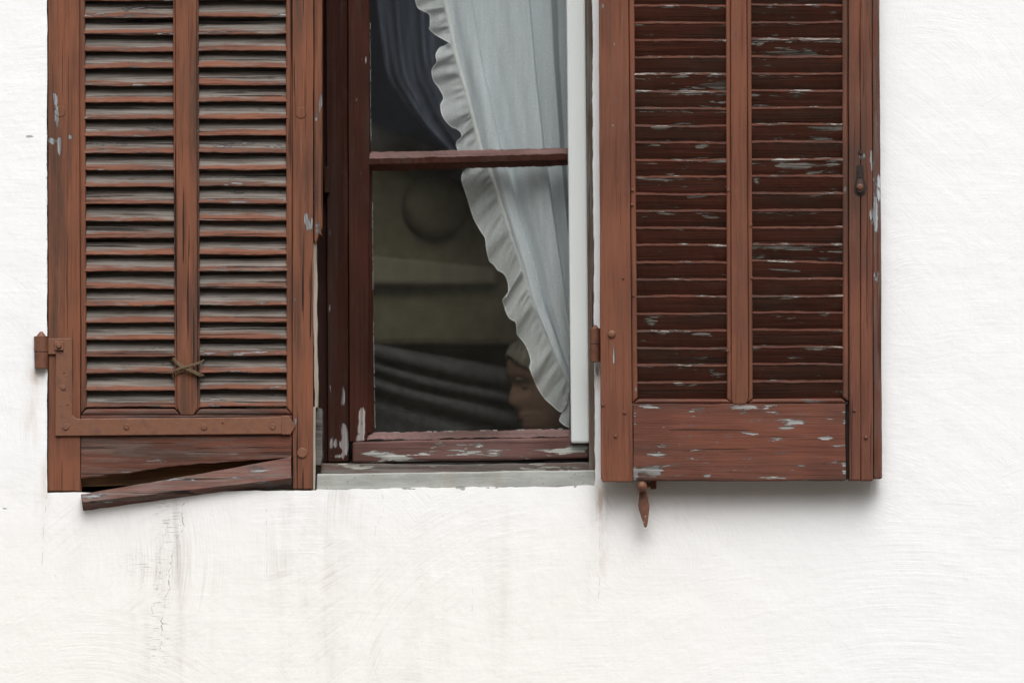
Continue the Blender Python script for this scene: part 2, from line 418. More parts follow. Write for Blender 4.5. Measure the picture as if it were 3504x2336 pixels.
    # grey render showing where the wash has chipped away
    chip = spots([(100, 468, 26, 9, 1), (2043, 1270, 16, 80, .65), (2040, 1150, 14, 50, .6), (1580, 1668, 55, 18, .75), (1400, 1672, 90, 9, .7), (1680, 1668, 80, 8, .65), (1968, 1664, 16, 12, .7),
                  (20, 1740, 40, 12, .6), (1010, 1672, 90, 8, .5), (160, 700, 5, 900, .46)])
    cn = t.noise(p, 70, 5, 0.6)
    cm = t.ramp(t.math('ADD', chip, t.math('MULTIPLY', t.math('SUBTRACT', cn, 0.5), 1.4)), 0.50, 0.56)
    cm = t.math('MULTIPLY', cm, t.ramp(chip, 0.02, 0.10))
    col = t.mix(cm, col, (0.36, 0.355, 0.335))
    # cracks running down from the split rail and from the corners of the opening
    def crackline(pts, width, wig, seed):
        acc = None
        zz = t.xyz(p)[2]
        wv = t.math('MULTIPLY', t.math('SUBTRACT', t.noise(t.vec(seed, 0.0, t.math('MULTIPLY', zz, 1.0)), 26, 5, 0.7), 0.5), wig)
        for (ax, ay), (bx, by) in zip(pts, pts[1:]):
            A, B = W(ax, ay), W(bx, by)
            k = (B.x - A.x) / (B.z - A.z)
            line = t.math('MULTIPLY_ADD', t.math('SUBTRACT', zz, A.z), k, A.x)
            d = t.math('ABSOLUTE', t.math('SUBTRACT', t.math('SUBTRACT', x, line), wv))
            inside = t.math('MULTIPLY', t.math('LESS_THAN', zz, A.z), t.math('GREATER_THAN', zz, B.z))
            m = t.math('MULTIPLY', t.ramp(d, width * 0.35, width, 1.0, 0.0), inside)
            acc = m if acc is None else t.math('MAXIMUM', acc, m)
        gap = t.ramp(t.noise(t.vec(seed * 3, 0.0, zz), 40, 3, 0.6), 0.42, 0.60)
        return t.math('MULTIPLY', acc, gap)
    ck = crackline([(630, 1720), (626, 1800), (590, 1880), (576, 2010), (556, 2100), (548, 2230)], 0.0015, 0.035, 1.0)
    ck = t.math('MAXIMUM', ck, t.math('MULTIPLY', crackline([(585, 1760), (555, 1850), (540, 1990), (520, 2110)], 0.0012, 0.04, 4.0), 0.55))
    ck = t.math('MAXIMUM', ck, t.math('MULTIPLY', crackline([(158, 1690), (150, 1800), (142, 1960)], 0.0011, 0.010, 7.0), 0.5))
    ck = t.math('MAXIMUM', ck, t.math('MULTIPLY', crackline([(1307, 1690), (1312, 1750), (1284, 1800), (1282, 1836)], 0.0011, 0.012, 9.0), 0.4))
    ck = t.math('MAXIMUM', ck, t.math('MULTIPLY', crackline([(910, 1740), (912, 1960)], 0.0011, 0.004, 11.0), 0.35))
    ck = t.math('MAXIMUM', ck, t.math('MULTIPLY', crackline([(1616, 2010), (1614, 2100)], 0.0012, 0.004, 13.0), 0.4))
    ck = t.math('MAXIMUM', ck, t.math('MULTIPLY', crackline([(2050, 1670), (2052, 1960), (2048, 2050)], 0.0012, 0.010, 15.0), 0.4))
    col = t.mix(t.math('MULTIPLY', ck, 0.62), col, (0.17, 0.15, 0.13))
    # short hair cracks across the stroke direction, beside the long crack
    hz = spots([(575, 1800, 70, 160, 1), (560, 1990, 60, 200, .8), (540, 2170, 80, 180, .8), (480, 1930, 140, 60, .6)])
    hn = t.ramp(t.noise(t.vmath('MULTIPLY', p, (45, 10, 330)), 1, 3, 0.6), 0.54, 0.66)
    col = t.mix(t.math('MULTIPLY', t.math('MULTIPLY', hz, hn), 0.75), col, (0.22, 0.20, 0.18))
    amp = t.ramp(t.noise(p, 4.6, 4, 0.6), 0.36, 0.66, 0.12, 0.95)
    h = t.math('MULTIPLY', st, t.math('MULTIPLY', amp, 0.62))
    pit = t.ramp(t.noise(p, 95, 2, 0.5), 0.71, 0.76)
    h = t.math('SUBTRACT', h, t.math('MULTIPLY', pit, 0.25))
    h = t.math('MULTIPLY_ADD', coarse, 0.45, h)
    h = t.math('MULTIPLY_ADD', hor, 0.22, h)
    h = t.math('MULTIPLY_ADD', grit, 0.16, h)
    h = t.math('SUBTRACT', h, t.math('MULTIPLY', cm, 0.35))
    h = t.math('SUBTRACT', h, t.math('MULTIPLY', ck, 0.5))
    n1 = t.bump(lump, 0.35, 0.008)
    nrm = t.bump(h, 0.36, 0.0040, n1)
    t.bsdf(col, 0.85, nrm, 0.2)
    return t.m
m_wall = plaster()

def simple(name, col, rough=0.7, nscale=40, var=0.25, bump=0.3, dist=0.001, spec=0.4, stretch=(1, 1, 1), col2=None):
    t = NT(name); p = t.vmath('MULTIPLY', t.pos(), stretch)
    n = t.noise(p, nscale, 5, 0.6)
    c = t.mix(t.ramp(n, 0.3, 0.7), tuple(q * (1 - var) for q in col) if col2 is None else col2, col)
    t.bsdf(c, rough, t.bump(n, bump, dist), spec)
    return t.m

m_sill = None
def sillmat():
    t = NT("grey painted mortar sill"); p = t.pos()
    n = t.noise(t.vmath('MULTIPLY', p, (14, 14, 60)), 1, 6, 0.6); g = t.noise(p, 160, 4, 0.6); b = t.noise(p, 7, 3)
    col = t.mix(t.ramp(n, 0.35, 0.65), (0.27, 0.28, 0.262), (0.34, 0.35, 0.328))
    col = t.mix(t.ramp(b, 0.5, 0.72, 0, 0.5), col, (0.23, 0.23, 0.21))
    col = t.mix(t.ramp(g, 0.62, 0.72, 0, 0.7), col, (0.16, 0.15, 0.13))
    sv = t.noise(t.vmath('MULTIPLY', p, (16, 10, 5)), 1, 6, 0.65)
    col = t.mix(t.ramp(sv, 0.50, 0.72, 0, 0.55), col, (0.27, 0.25, 0.21))
    t.bsdf(col, 0.8, t.bump(t.math('MULTIPLY_ADD', g, 0.3, n), 0.6, 0.003), 0.25)
    return t.m
m_sill = sillmat()
m_white = simple("white plastic strip", (0.62, 0.65, 0.64), 0.35, 12, 0.07, 0.05, 0.0006, 0.5, (1, 1, 0.2))
m_dark = simple("dark of gaps and holes", (0.02, 0.012, 0.010), 0.8, 30)  # dark colour standing for the shade in gaps and holes
m_innerlip = wood("ochre brown inner lip", (0.26, 0.14, 0.06), (0.19, 0.10, 0.045), 'x', 0.0, grime=0.5, crack=0.3, seed=19.4)
m_twine = simple("old grey brown twine", (0.17, 0.125, 0.075), 0.9, 500, 0.5, 0.8, 0.001, 0.1)

def glassmat(name, wave, dirt):
    t = NT(name); p = t.pos()
    n = t.noise(p, 7, 2, 0.5)
    nrm = t.bump(n, wave, 0.01)
    fr = t.node("ShaderNodeFresnel"); t.l.new(nrm, fr.inputs['Normal'])
    bf = t.node("ShaderNodeNewGeometry").outputs['Backfacing']      # a thin pane: the same reflection from both of its faces
    t.put(fr.inputs['IOR'], t.math('MULTIPLY_ADD', bf, 1 / 1.5 - 1.5, 1.5))
    tr = t.node("ShaderNodeBsdfTransparent"); tr.inputs[0].default_value = (0.95, 0.96, 0.95, 1)
    gl = t.node("ShaderNodeBsdfGlossy"); gl.inputs['Roughness'].default_value = 0.02; t.l.new(nrm, gl.inputs['Normal'])
    mx = t.node("ShaderNodeMixShader"); t.l.new(fr.outputs[0], mx.inputs[0]); t.l.new(tr.outputs[0], mx.inputs[1]); t.l.new(gl.outputs[0], mx.inputs[2])
    df = t.node("ShaderNodeBsdfDiffuse"); df.inputs[0].default_value = (0.5, 0.48, 0.42, 1)
    d = t.math('MULTIPLY', t.ramp(t.noise(p, 60, 5, 0.7), 0.1, 0.9), dirt)
    m2 = t.node("ShaderNodeMixShader"); t.l.new(d, m2.inputs[0]); t.l.new(mx.outputs[0], m2.inputs[1]); t.l.new(df.outputs[0], m2.inputs[2])
    t.l.new(m2.outputs[0], t.out.inputs[0])
    return t.m
m_glassU = glassmat("old wavy glass", 0.10, 0.006)
m_glassL = glassmat("dusty glass", 0.05, 0.012)

def sheer(name, col, clear, weave=900):
    t = NT(name); p = t.pos()
    n = t.noise(t.vmath('MULTIPLY', p, (1.0, 1.0, 0.06)), 60, 5, 0.6)
    wv = t.noise(p, weave, 2, 0.5)
    c = t.mix(t.ramp(n, 0.3, 0.7), tuple(q * 0.86 for q in col), col)
    di = t.node("ShaderNodeBsdfDiffuse"); t.l.new(c, di.inputs[0])
    nb = t.bump(t.math('MULTIPLY_ADD', wv, 0.3, n), 0.25, 0.002); t.l.new(nb, di.inputs['Normal'])
    tl = t.node("ShaderNodeBsdfTranslucent"); t.l.new(c, tl.inputs[0])
    m1 = t.node("ShaderNodeMixShader"); m1.inputs[0].default_value = 0.3
    t.l.new(di.outputs[0], m1.inputs[1]); t.l.new(tl.outputs[0], m1.inputs[2])
    tr = t.node("ShaderNodeBsdfTransparent")
    m2 = t.node("ShaderNodeMixShader"); t.put(m2.inputs[0], t.ramp(wv, 0.3, 0.7, max(clear - 0.12, 0), clear + 0.12))
    t.l.new(m1.outputs[0], m2.inputs[1]); t.l.new(tr.outputs[0], m2.inputs[2])
    t.l.new(m2.outputs[0], t.out.inputs[0])
    return t.m
m_panel = sheer("white net curtain cloth", (0.82, 0.875, 0.93), 0.17)
m_ruffle = sheer("sheer ruffle cloth", (0.95, 0.97, 0.99), 0.46)
m_hem = sheer("doubled hem cloth", (0.78, 0.79, 0.78), 0.03)
m_edge = sheer("rolled ruffle edge", (0.95, 0.96, 0.97), 0.0)

# ------------------------------------------------------------------ wall with the window opening
def house_wall():
    bm = bmesh.new()
    left = wob((161, -760), (161, 1686), 110, 1.0, 3)
    bottom = wob((161, 1686), (1082, 1676), 40, 1.2, 4)[1:]
    b2 = wob((1084, 1673), (2033, 1661), 46, 1.8, 5)
    step = [(2037, 1640)]
    right = wob((2037, 1606), (2022, -760), 130, 1.6, 6)
    loop = left + bottom + b2 + step + right
    outer = [W(-6500, -7000), W(-6500, 9800), W(10000, 9800), W(10000, -7000)]
    fo = [bm.verts.new(v) for v in outer]
    fi = [bm.verts.new(W(*q)) for q in loop]
    e = []
    for L in (fo, fi):
        for i in range(len(L)): e.append(bm.edges.new((L[i], L[(i + 1) % len(L)])))
    bmesh.ops.triangle_fill(bm, use_beauty=True, use_dissolve=False, edges=e)
    ff = list(bm.faces)
    # rounded lip then the reveal
    l1 = [bm.verts.new((v.co.x, 0.006, v.co.z)) for v in fi]
    bk = [bm.verts.new((v.co.x, 0.24, v.co.z)) for v in fi]
    bo = [bm.verts.new((v.co.x, 0.24, v.co.z)) for v in fo]
    n = len(fi)
    for A, B in ((fi, l1), (l1, bk)):
        for i in range(n): bm.faces.new((A[i], A[(i + 1) % n], B[(i + 1) % n], B[i]))
    for i in range(4): bm.faces.new((fo[i], fo[(i + 1) % 4], bo[(i + 1) % 4], bo[i]))
    mp = {a: b for a, b in zip(fi + fo, bk + bo)}
    for f in ff: bm.faces.new([mp[v] for v in reversed(f.verts)])
    o = build("house_wall", bm, m_wall)
    o['label'] = "white limewashed plaster house wall round the window, dirty and cracked below it"
    o['category'] = "wall"
    return o
house_wall()

# ------------------------------------------------------------------ window
win = empty("window", W(1560, 1610, 0.09), "old brown window with peeling bottom rail, white strip at its right and a grey sill", "window")
def part(name, polys, mat, parent, bevel=0.0015, label=None):
    bm = bmesh.new()
    for p in polys: prism(bm, *p)
    return build(name, bm, mat, parent, bevel, label=label)

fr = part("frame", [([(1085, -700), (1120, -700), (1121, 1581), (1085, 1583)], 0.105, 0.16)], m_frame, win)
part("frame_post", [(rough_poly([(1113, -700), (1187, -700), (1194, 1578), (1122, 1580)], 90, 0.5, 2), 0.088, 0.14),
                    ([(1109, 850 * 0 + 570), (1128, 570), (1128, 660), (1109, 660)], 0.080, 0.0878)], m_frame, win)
part("frame_jamb", [(rough_poly([(2000, -700), (2024, -700), (2036, 1605), (2016, 1607)], 90, 0.6, 5), 0.050, 0.14)], m_oldwood, win)
part("frame_rail", [(rough_poly([(1098, 1584), (1560, 1589), (2018, 1581), (2018, 1612), (1098, 1624)], 40, 1.2, 8), 0.060, 0.155)], m_framerail, win)
part("wood_block", [(rough_poly([(1079, 1394), (1102, 1397), (1103, 1560), (1096, 1592), (1077, 1590)], 22, 1.5, 9), 0.038, 0.10)], m_block, win)
part("sill", [(rough_poly([(1084, 1620), (1560, 1614), (2036, 1607), (2037, 1663), (1560, 1669), (1083, 1678)], 40, 1.0, 11), 0.004, 0.235)], m_sill, win, 0.003)
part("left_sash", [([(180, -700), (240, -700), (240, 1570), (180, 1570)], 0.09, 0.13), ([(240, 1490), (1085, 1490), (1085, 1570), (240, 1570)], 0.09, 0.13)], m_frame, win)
bm = bmesh.new(); prism(bm, [(236, -700), (1090, -700), (1090, 1495), (236, 1495)], 0.108, 0.112)
build("glass_pane", bm, m_glassU, win)

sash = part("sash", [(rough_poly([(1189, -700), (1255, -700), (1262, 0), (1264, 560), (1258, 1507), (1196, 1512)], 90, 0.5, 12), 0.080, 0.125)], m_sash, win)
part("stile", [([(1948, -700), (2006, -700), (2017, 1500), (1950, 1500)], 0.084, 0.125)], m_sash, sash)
part("bottom_rail", [(rough_poly([(1206, 1511), (1560, 1503), (2016, 1494), (2016, 1567), (1560, 1577), (1206, 1583)], 30, 1.1, 13), 0.074, 0.125)], m_sashrail, sash, 0.004)
# glazing bar: front fillet with a bevel of putty above and below it
def bar_strip(name, pts, mat, amp=1.3, seed=1, smooth=False):
    """pts: rows of (left px, right px, depth); lofted strip with lumpy rows"""
    bm = bmesh.new(); rows = []
    r = random.Random(seed); n = 60
    for k, ((lx, ly), (rx, ry), dep) in enumerate(pts):
        row = []; w = 0
        for i in range(n + 1):
            t_ = i / n
            w = 0.5 * w + r.uniform(-amp, amp)
            row.append(bm.verts.new(W(lx + (rx - lx) * t_, ly + (ry - ly) * t_ + w, dep + r.uniform(-1, 1) * 0.0007 * amp)))
        rows.append(row)
    # close it at the back so that it is a solid strip
    back0 = [bm.verts.new((v.co.x, 0.106, v.co.z)) for v in rows[0]]
    back1 = [bm.verts.new((v.co.x, 0.106, v.co.z)) for v in rows[-1]]
    rows = [back0] + rows + [back1]
    for a, b in zip(rows, rows[1:]):
        for i in range(n): bm.faces.new((a[i], a[i + 1], b[i + 1], b[i]))
    for i in range(n): bm.faces.new((back1[i], back1[i + 1], back0[i + 1], back0[i]))
    for k in (0, n): bm.faces.new([q[k] for q in rows])
    return build(name, bm, mat, sash, smooth=smooth)
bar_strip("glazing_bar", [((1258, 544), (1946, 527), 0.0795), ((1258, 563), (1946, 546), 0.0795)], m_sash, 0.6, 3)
bar_strip("putty", [((1258, 521), (1946, 507), 0.100), ((1258, 532), (1946, 517), 0.088), ((1258, 543.5), (1946, 526.5), 0.081)], m_putty_lit, 1.4, 4)
bar_strip("putty", [((1262, 563.5), (1948, 546.5), 0.082), ((1264, 576), (1948, 556), 0.091), ((1266, 585), (1950, 566), 0.100)], m_putty_shade, 1.6, 5)
bar_strip("putty", [((1254, 1480), (1952, 1467), 0.100), ((1254, 1490), (1952, 1477), 0.086), ((1256, 1505), (1952, 1492), 0.079)], m_putty_lit, 2.0, 6)
# vertical putty at the sides of the panes
def side_putty(name, x0, x1, y0, y1, mat, seed, flip=False):
    bm = bmesh.new(); r = random.Random(seed); n = 60; cols = [[], [], []]
    for i in range(n + 1):
        t_ = i / n; yy = y0[0] + (y1 - y0[0]) * t_ if isinstance(y0, tuple) else y0 + (y1 - y0) * t_
        a = x0[0] + (x0[1] - x0[0]) * t_; b = x1[0] + (x1[1] - x1[0]) * t_
        for k, (q, d) in enumerate(((a, 0.0805), ((a + b) / 2, 0.088), (b, 0.1005))):
            cols[k].append(bm.verts.new(W(q + r.uniform(-1, 1) * (0.3 if k == 0 else 0.9), yy, d)))
    bk = [bm.verts.new((v.co.x, 0.106, v.co.z)) for v in cols[2]]
    b0 = [bm.verts.new((v.co.x, 0.106, v.co.z)) for v in cols[0]]
    cols = [b0] + cols + [bk]
    for a, b in zip(cols, cols[1:]):
        for i in range(n): bm.faces.new((a[i], a[i + 1], b[i + 1], b[i]))
    return build(name, bm, mat, sash)
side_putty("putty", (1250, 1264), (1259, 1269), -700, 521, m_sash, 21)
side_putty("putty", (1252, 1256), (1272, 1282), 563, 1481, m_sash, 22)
# white paint line left on the glass edge
bm = bmesh.new()
r_ = random.Random(5)
for (xa, ya, xb, yb) in ((1266, 80, 1269, 500), (1274, 690, 1276, 1000), (1277, 1100, 1283, 1475)):
    pts = []
    n = 40
    for i in range(n):
        t_ = i / n
        pts.append((xa + (xb - xa) * t_ + r_.uniform(-.4, .4), ya + (yb - ya) * t_, r_.uniform(0.3, 1.3)))
    for (x1, y1, w1), (x2, y2, w2) in zip(pts, pts[1:]):
        if r_.random() < 0.12: continue
        prism(bm, [(x1, y1), (x1 + w1, y1), (x2 + w2, y2), (x2, y2)], 0.0990, 0.1038)
for i in range(26):
    x1 = 1290 + i * 25 + r_.uniform(-8, 8); w1 = r_.uniform(6, 24); yy = 1480 - (x1 - 1285) * 0.0205
    if r_.random() < 0.5: prism(bm, [(x1, yy - r_.uniform(1, 2)), (x1 + w1, yy - r_.uniform(1, 3)), (x1 + w1, yy + 1), (x1, yy + 1)], 0.0990, 0.1038)
build("paint_smear", bm, simple("old paint smear", (0.34, 0.34, 0.33), 0.7), sash)
bm = bmesh.new(); prism(bm, [(1240, -700), (1962, -700), (1966, 540), (1250, 560)], 0.104, 0.107)
build("glass_pane", bm, m_glassU, sash)
bm = bmesh.new(); prism(bm, [(1250, 561), (1966, 541), (1966, 1490), (1250, 1496)], 0.104, 0.107)
build("glass_pane", bm, m_glassL, sash)
part("cover_strip", [([(1931, -700), (1996, -700), (2003, 0), (2018, 1515), (1954, 1515), (1938, 0)], 0.058, 0.0835)], m_white, win, 0.004)

# ------------------------------------------------------------------ louvres
def seg(pts):
    return lambda y: interp(pts, y)
def louvres(name, parent, xl, xr, edges, yfront, kind, mat, seed, tilted=None):
    bm = bmesh.new(); r = random.Random(seed); N = 16
    lay = bm.verts.layers.float.new('rnd'); lay2 = bm.verts.layers.float.new('rim')
    for k, ey in enumerate(edges):
        rv = r.random()
        if kind == 'down':      # seen from outside: front edge is the low one
            prof = [(0.0030, 0.0), (0.0, 0.0014), (0.0006, 0.0040), (0.0030, 0.0062), (0.0240, 0.0425), (0.0295, 0.0400), (0.0115, 0.0040)]
        else:                   # seen from inside: front edge is the high one
            prof = [(0.0095, 0.0012), (0.0060, 0.0016), (0.0020, -0.0005), (0.0003, -0.0030), (0.0022, -0.0056), (0.0205, -0.0385), (0.0265, -0.0355), (0.0120, -0.0050)]
        tw = r.uniform(-2.4, 2.4); sag = r.uniform(-2.2, 2.2); ph = r.uniform(0, 6.28)
        dd = r.uniform(-0.0012, 0.0008); sc_ = r.uniform(0.94, 1.04)
        if tilted and k == tilted: tw, sag = 10, 0
        rows = []
        for i in range(N + 1):
            t_ = i / N
            py = ey + tw * (t_ - 0.5) + sag * math.sin(math.pi * t_) + 0.5 * math.sin(ph + 9 * t_)
            px = xl(py) - 4 + (xr(py) - xl(py) + 8) * t_
            a = W(px, py, yfront)
            row = []
            for q, (dy, dz) in enumerate(prof):
                j = 0.00055 if q in (0, 1, 2, 3, 4) else 0.0003
                v = bm.verts.new((a.x, yfront + dd + dy * sc_ + r.uniform(-j, j) * 0.6, a.z + dz * sc_ + r.uniform(-j, j)))
                v[lay] = rv; v[lay2] = 0.0 if q < 4 or (kind == 'up' and q == 4) else 1.0; row.append(v)
            rows.append(row)
        m = len(prof)
        for A, B in zip(rows, rows[1:]):
            for q in range(m): bm.faces.new((A[q], A[(q + 1) % m], B[(q + 1) % m], B[q]))
        bm.faces.new(rows[0]); bm.faces.new(rows[-1][::-1])
    return build(name, bm, mat, parent)

TOP = -690
# ------------------------------------------------------------------ left shutter (closed, outer face to the street)
shl = empty("louvred_shutter", W(620, 1678, 0.02), "closed brown louvred shutter with an iron corner strap and a split bottom rail", "shutter", "louvred shutters of the window")
def vstrip(a_top, b_top, a_bot, b_bot, y0, y1, amp=0.7, seed=0):
    L = wob((a_top, y0), (a_bot, y1), max(2, int((y1 - y0) / 60)), amp, seed)
    Rr = wob((b_bot, y1), (b_top, y0), max(2, int((y1 - y0) / 60)), amp, seed + 50)
    return L + Rr
part("stile", [(vstrip(165, 268, 165, 275, TOP, 1679, 0.5, 1), 0.0, 0.036)], m_stileL, shl, 0.0012)
# beads of the bays: quarter rounds running round each bay
def bead(name, polys, mat, parent, yf, yb): return part(name, [(p, yf, yb) for p in polys], mat, parent, 0.003)
bead("moulding", [[(268.6, TOP), (289, TOP), (290, 0), (296, 1394), (276, 1416), (268.6, 0)]], m_stileL, shl, 0.004, 0.034)
part("mullion", [([(600, TOP), (671, TOP), (672, 0), (676, 1394), (662, 1419), (619, 1419), (606, 1394), (600, 0)], 0.001, 0.034)], m_stileM, shl, 0.0014)
bead("moulding", [[(591, TOP), (599.5, TOP), (599.5, 0), (605.5, 1394), (618.5, 1418), (598, 1394), (592, 0)],
                  [(671.5, TOP), (679, TOP), (679, 0), (684, 1394), (664, 1418), (676.5, 1394), (672.5, 0)]], m_stileM, shl, 0.004, 0.034)
bead("moulding", [[(978, TOP), (999.5, TOP), (999.5, 0), (1001.5, 1420), (981, 1394), (978, 0)]], m_stileM, shl, 0.004, 0.034)
# right stile: whole above, its outer rebate broken off below
ragged = [(1102, 776), (1098, 790), (1101, 806), (1092, 800), (1087, 815), (1078, 838), (1075, 800)]
part("stile", [(vstrip(1000, 1074.4, 1002, 1070, TOP, 1672, 0.6, 3), 0.0, 0.036),
               ([(1075.4, TOP), (1102, TOP), (1102, 300)] + ragged, 0.0015, 0.036)], m_stileM, shl, 0.0018)
part("splintered_edge", [(wob((1068, 838), (1077, 1392), 30, 1.0, 33) + [(1079, 1394), (1087, 1393)] + wob((1088, 1380), (1083, 830), 30, 1.3, 34), 0.010, 0.036),
                         (wob((1071, 1390), (1071, 1674), 12, 0.6, 35) + wob((1078, 1674), (1080, 1392), 12, 0.6, 36), 0.006, 0.0095)], m_rawwood, shl, 0.001,
     label="pale raw splintered edge where the outer strip broke off")
eL = [1394 - 57.9 * k for k in range(36)]
louvres("louvre_panel", shl, seg([(290, 0), (296, 1394)]), seg([(592, 0), (598, 1394)]), eL, 0.0045, 'down', m_louvL, 41)
louvres("louvre_panel", shl, seg([(679, 0), (684, 1394)]), seg([(978, 0), (981, 1394)]), [e - 2 for e in eL], 0.0045, 'down', m_louvL, 42)
part("moulding", [([(296, 1397), (598, 1397), (618, 1419), (276, 1419)], 0.0045, 0.034), ([(684, 1397), (981, 1397), (1001, 1418), (664, 1419)], 0.0045, 0.034)], m_railL, shl, 0.004)
torn = wob((998, 1566), (906, 1572), 4, 1.6, 61) + wob((906, 1572), (616, 1592), 13, 1.9, 62)[1:] + wob((616, 1592), (276, 1637), 15, 2.0, 63)[1:]
part("bottom_rail", [([(276, 1420), (999, 1420)] + torn, 0.002, 0.036)], m_railL, shl, 0.0015)
part("rail_lip", [(wob((276, 1600), (999, 1562), 10, 0.5, 64) + [(999, 1640), (276, 1664)], 0.0365, 0.05)], m_innerlip, shl, 0.001)

# iron corner strap with its hinge barrel
bm = bmesh.new()
prism(bm, [(160, 1157), (247, 1157), (247, 1420), (262, 1432), (700, 1429), (905, 1427), (962, 1425), (975, 1422), (989, 1423), (1011, 1457), (993, 1487), (976, 1486), (962, 1484), (500, 1488), (189, 1491), (189, 1300), (191, 1212), (160, 1212)], -0.0045, -0.0003)
strap = build("strap_hinge", bm, m_iron, shl, 0.0012)
bm = bmesh.new(); prism(bm, [(964, 1423), (972, 1421), (973, 1487), (964, 1485)], -0.0062, -0.0046)
build("strap_ridge", bm, m_iron, strap, 0.0007)
c = W(141, 1205, -0.004)
bm = bmesh.new()
lathe(bm, (c.x, c.y, c.z), 'z', [(-0.0310, 0.0128), (-0.0005, 0.0132)]); lathe(bm, (c.x, c.y, c.z), 'z', [(0.0003, 0.0138), (0.030, 0.0138), (0.0305, 0.009), (0.039, 0.003), (0.0395, 0.0008)])
build("barrel", bm, m_rust, strap, 0.0006, smooth=False)
bm = bmesh.new(); prism(bm, [(186, 1168), (216, 1168), (218, 1198), (188, 1198)], -0.0085, -0.0046)
lathe(bm, W(201, 1183, -0.009), 'y', [(-0.003, 0.004), (0.0, 0.0055)])
build("square_nut", bm, m_iron, strap, 0.0008)
def screw(px, py, rpx, y0, mat, parent, name="screw", dome=0.0016, slot=0.6):
    bm = bmesh.new(); c = W(px, py, y0); r = rpx / 1800
    lathe(bm, c, 'y', [(-dome, r * (0.45 if dome > 0.003 else 0.82)), (-dome * 0.75, r * (0.8 if dome > 0.003 else 0.95)), (0, r), (0.0015, r)], 18)
    return build(name, bm, mat, parent, 0.0002, smooth=dome > 0.003)
for (zx, zy, rr) in ((305, 505, 20), (325, 805, 26), (1385, 808, 24), (1912, 803, 24), (790, 805, 24), (312, 388, 6), (338, 632, 6), (1530, 770, 9)):
    o = screw(80 + zx / 2.24, 1100 + zy / 2.24, rr / 2.24, -0.0046, m_rust if zx == 790 else m_iron, strap)
screw(1034, 1549, 18, -0.0003, m_iron, shl, "bolt", 0.0025)
screw(1030, 386, 20, -0.0003, m_stileM, shl, "wood_plug", 0.0012)
screw(206, 381, 20, -0.0003, m_stileL, shl, "wood_plug", 0.0008)

# the plank that has come away from the rail
pk = None
bm = bmesh.new()
def wedge():
    n = 24; rows = []; r = random.Random(71)
    for i in range(n + 1):
        t_ = i / n
        tl = (276 + (996 - 276) * t_, 1690 + (1563 - 1690) * t_ + 5 * math.sin(math.pi * t_) * 0.4 + r.uniform(-1, 1))
        bl = (281 + (996 - 281) * t_, 1718 + (1636 - 1718) * t_ + r.uniform(-0.8, 0.8))
        ul = (284 + (1002 - 284) * t_, 1749 + (1668 - 1749) * t_ + r.uniform(-1.2, 1.2))
        yt = -0.012 - 0.004 * (1 - t_) + 0.012 * t_; 
        a = W(*tl, yt); b = W(*bl, yt - 0.012); d = W(*ul, yt + 0.018)
        e = Vector((a.x, yt + 0.030, a.z - 0.004))
        rows.append([bm.verts.new(q) for q in (a, b, d, e)])
    for A, B in zip(rows, rows[1:]):
        for q in range(4): bm.faces.new((A[q], A[(q + 1) % 4], B[(q + 1) % 4], B[q]))
    bm.faces.new(rows[0]); bm.faces.new(rows[-1][::-1])
wedge()
o = build("loose_plank", bm, m_plank, None, 0.0012)
o['label'] = "loose wedge shaped reddish plank hanging aslant below the closed shutter"; o['category'] = "plank"

# twine knotted round the mullion
bm = bmesh.new()
def tw(p, rad=0.0022):
    pts = crom([tuple(W(80 + x / 2.24, 1100 + y / 2.24, d)) for x, y, d in p], 6)
    tube(bm, pts, rad, 6)
for k, off in enumerate((0, 9, 17)):
    tw([(1135, 300 + off, .016), (1150, 282 + off, .004), (1180, 312 + off, -.004), (1240, 345 + off, -.006 - k * .001), (1300, 375 + off, -.006), (1350, 398 + off, -.003), (1385, 408 + off * .4, .012)], 0.0014)
for off in (0, 8):
    tw([(1385, 292 + off, .014), (1360, 306 + off, -.002), (1300, 328 + off, -.007), (1240, 345 + off, -.009), (1180, 362 + off, -.006), (1150, 385 + off, .0), (1136, 405 + off, .012)], 0.0013)
tw([(1150, 372, .003), (1140, 385, .002), (1150, 402, .001), (1148, 425, .003), (1152, 440, .004)], 0.0012)
tw([(1180, 395, -.002), (1260, 372, -.004), (1330, 392, -.004), (1360, 420, .004)], 0.0018)
o = build("twine", bm, m_twine, None, smooth=True)
o['label'] = "old twine tied crosswise round the middle bar of the closed shutter"; o['category'] = "twine"

# ------------------------------------------------------------------ right shutter (folded back on the wall, inner face out)
YR = -0.056
shr = empty("louvred_shutter", W(2530, 1640, -0.04), "open brown louvred shutter folded back against the white wall, flaking bottom rail", "shutter", "louvred shutters of the window")
def P(poly, d0=0.0, thick=0.036): return (poly, YR + d0, YR + thick)
part("stile", [P(wob((2048, TOP), (2050, 0), 8, .3, 80) + wob((2050, 0), (2057, 1632), 30, 0.7, 81)[1:] + [(2063, 1645), (2165, 1646), (2164, 1380), (2162, 1380), (2150, 0), (2149, TOP)])], m_stileR, shr, 0.0018)
part("moulding", [P([(2151.2, TOP), (2169, TOP), (2171, 0), (2182, 1362), (2163, 1381), (2151.2, 0)], 0.004, 0.034)], m_stileR, shr, 0.004)
part("mullion", [P([(2500, TOP), (2554, TOP), (2555, 0), (2561, 1362), (2553, 1382), (2507, 1382), (2503, 1362), (2500, 0)], 0.001, 0.034)], m_stileR, shr, 0.002)
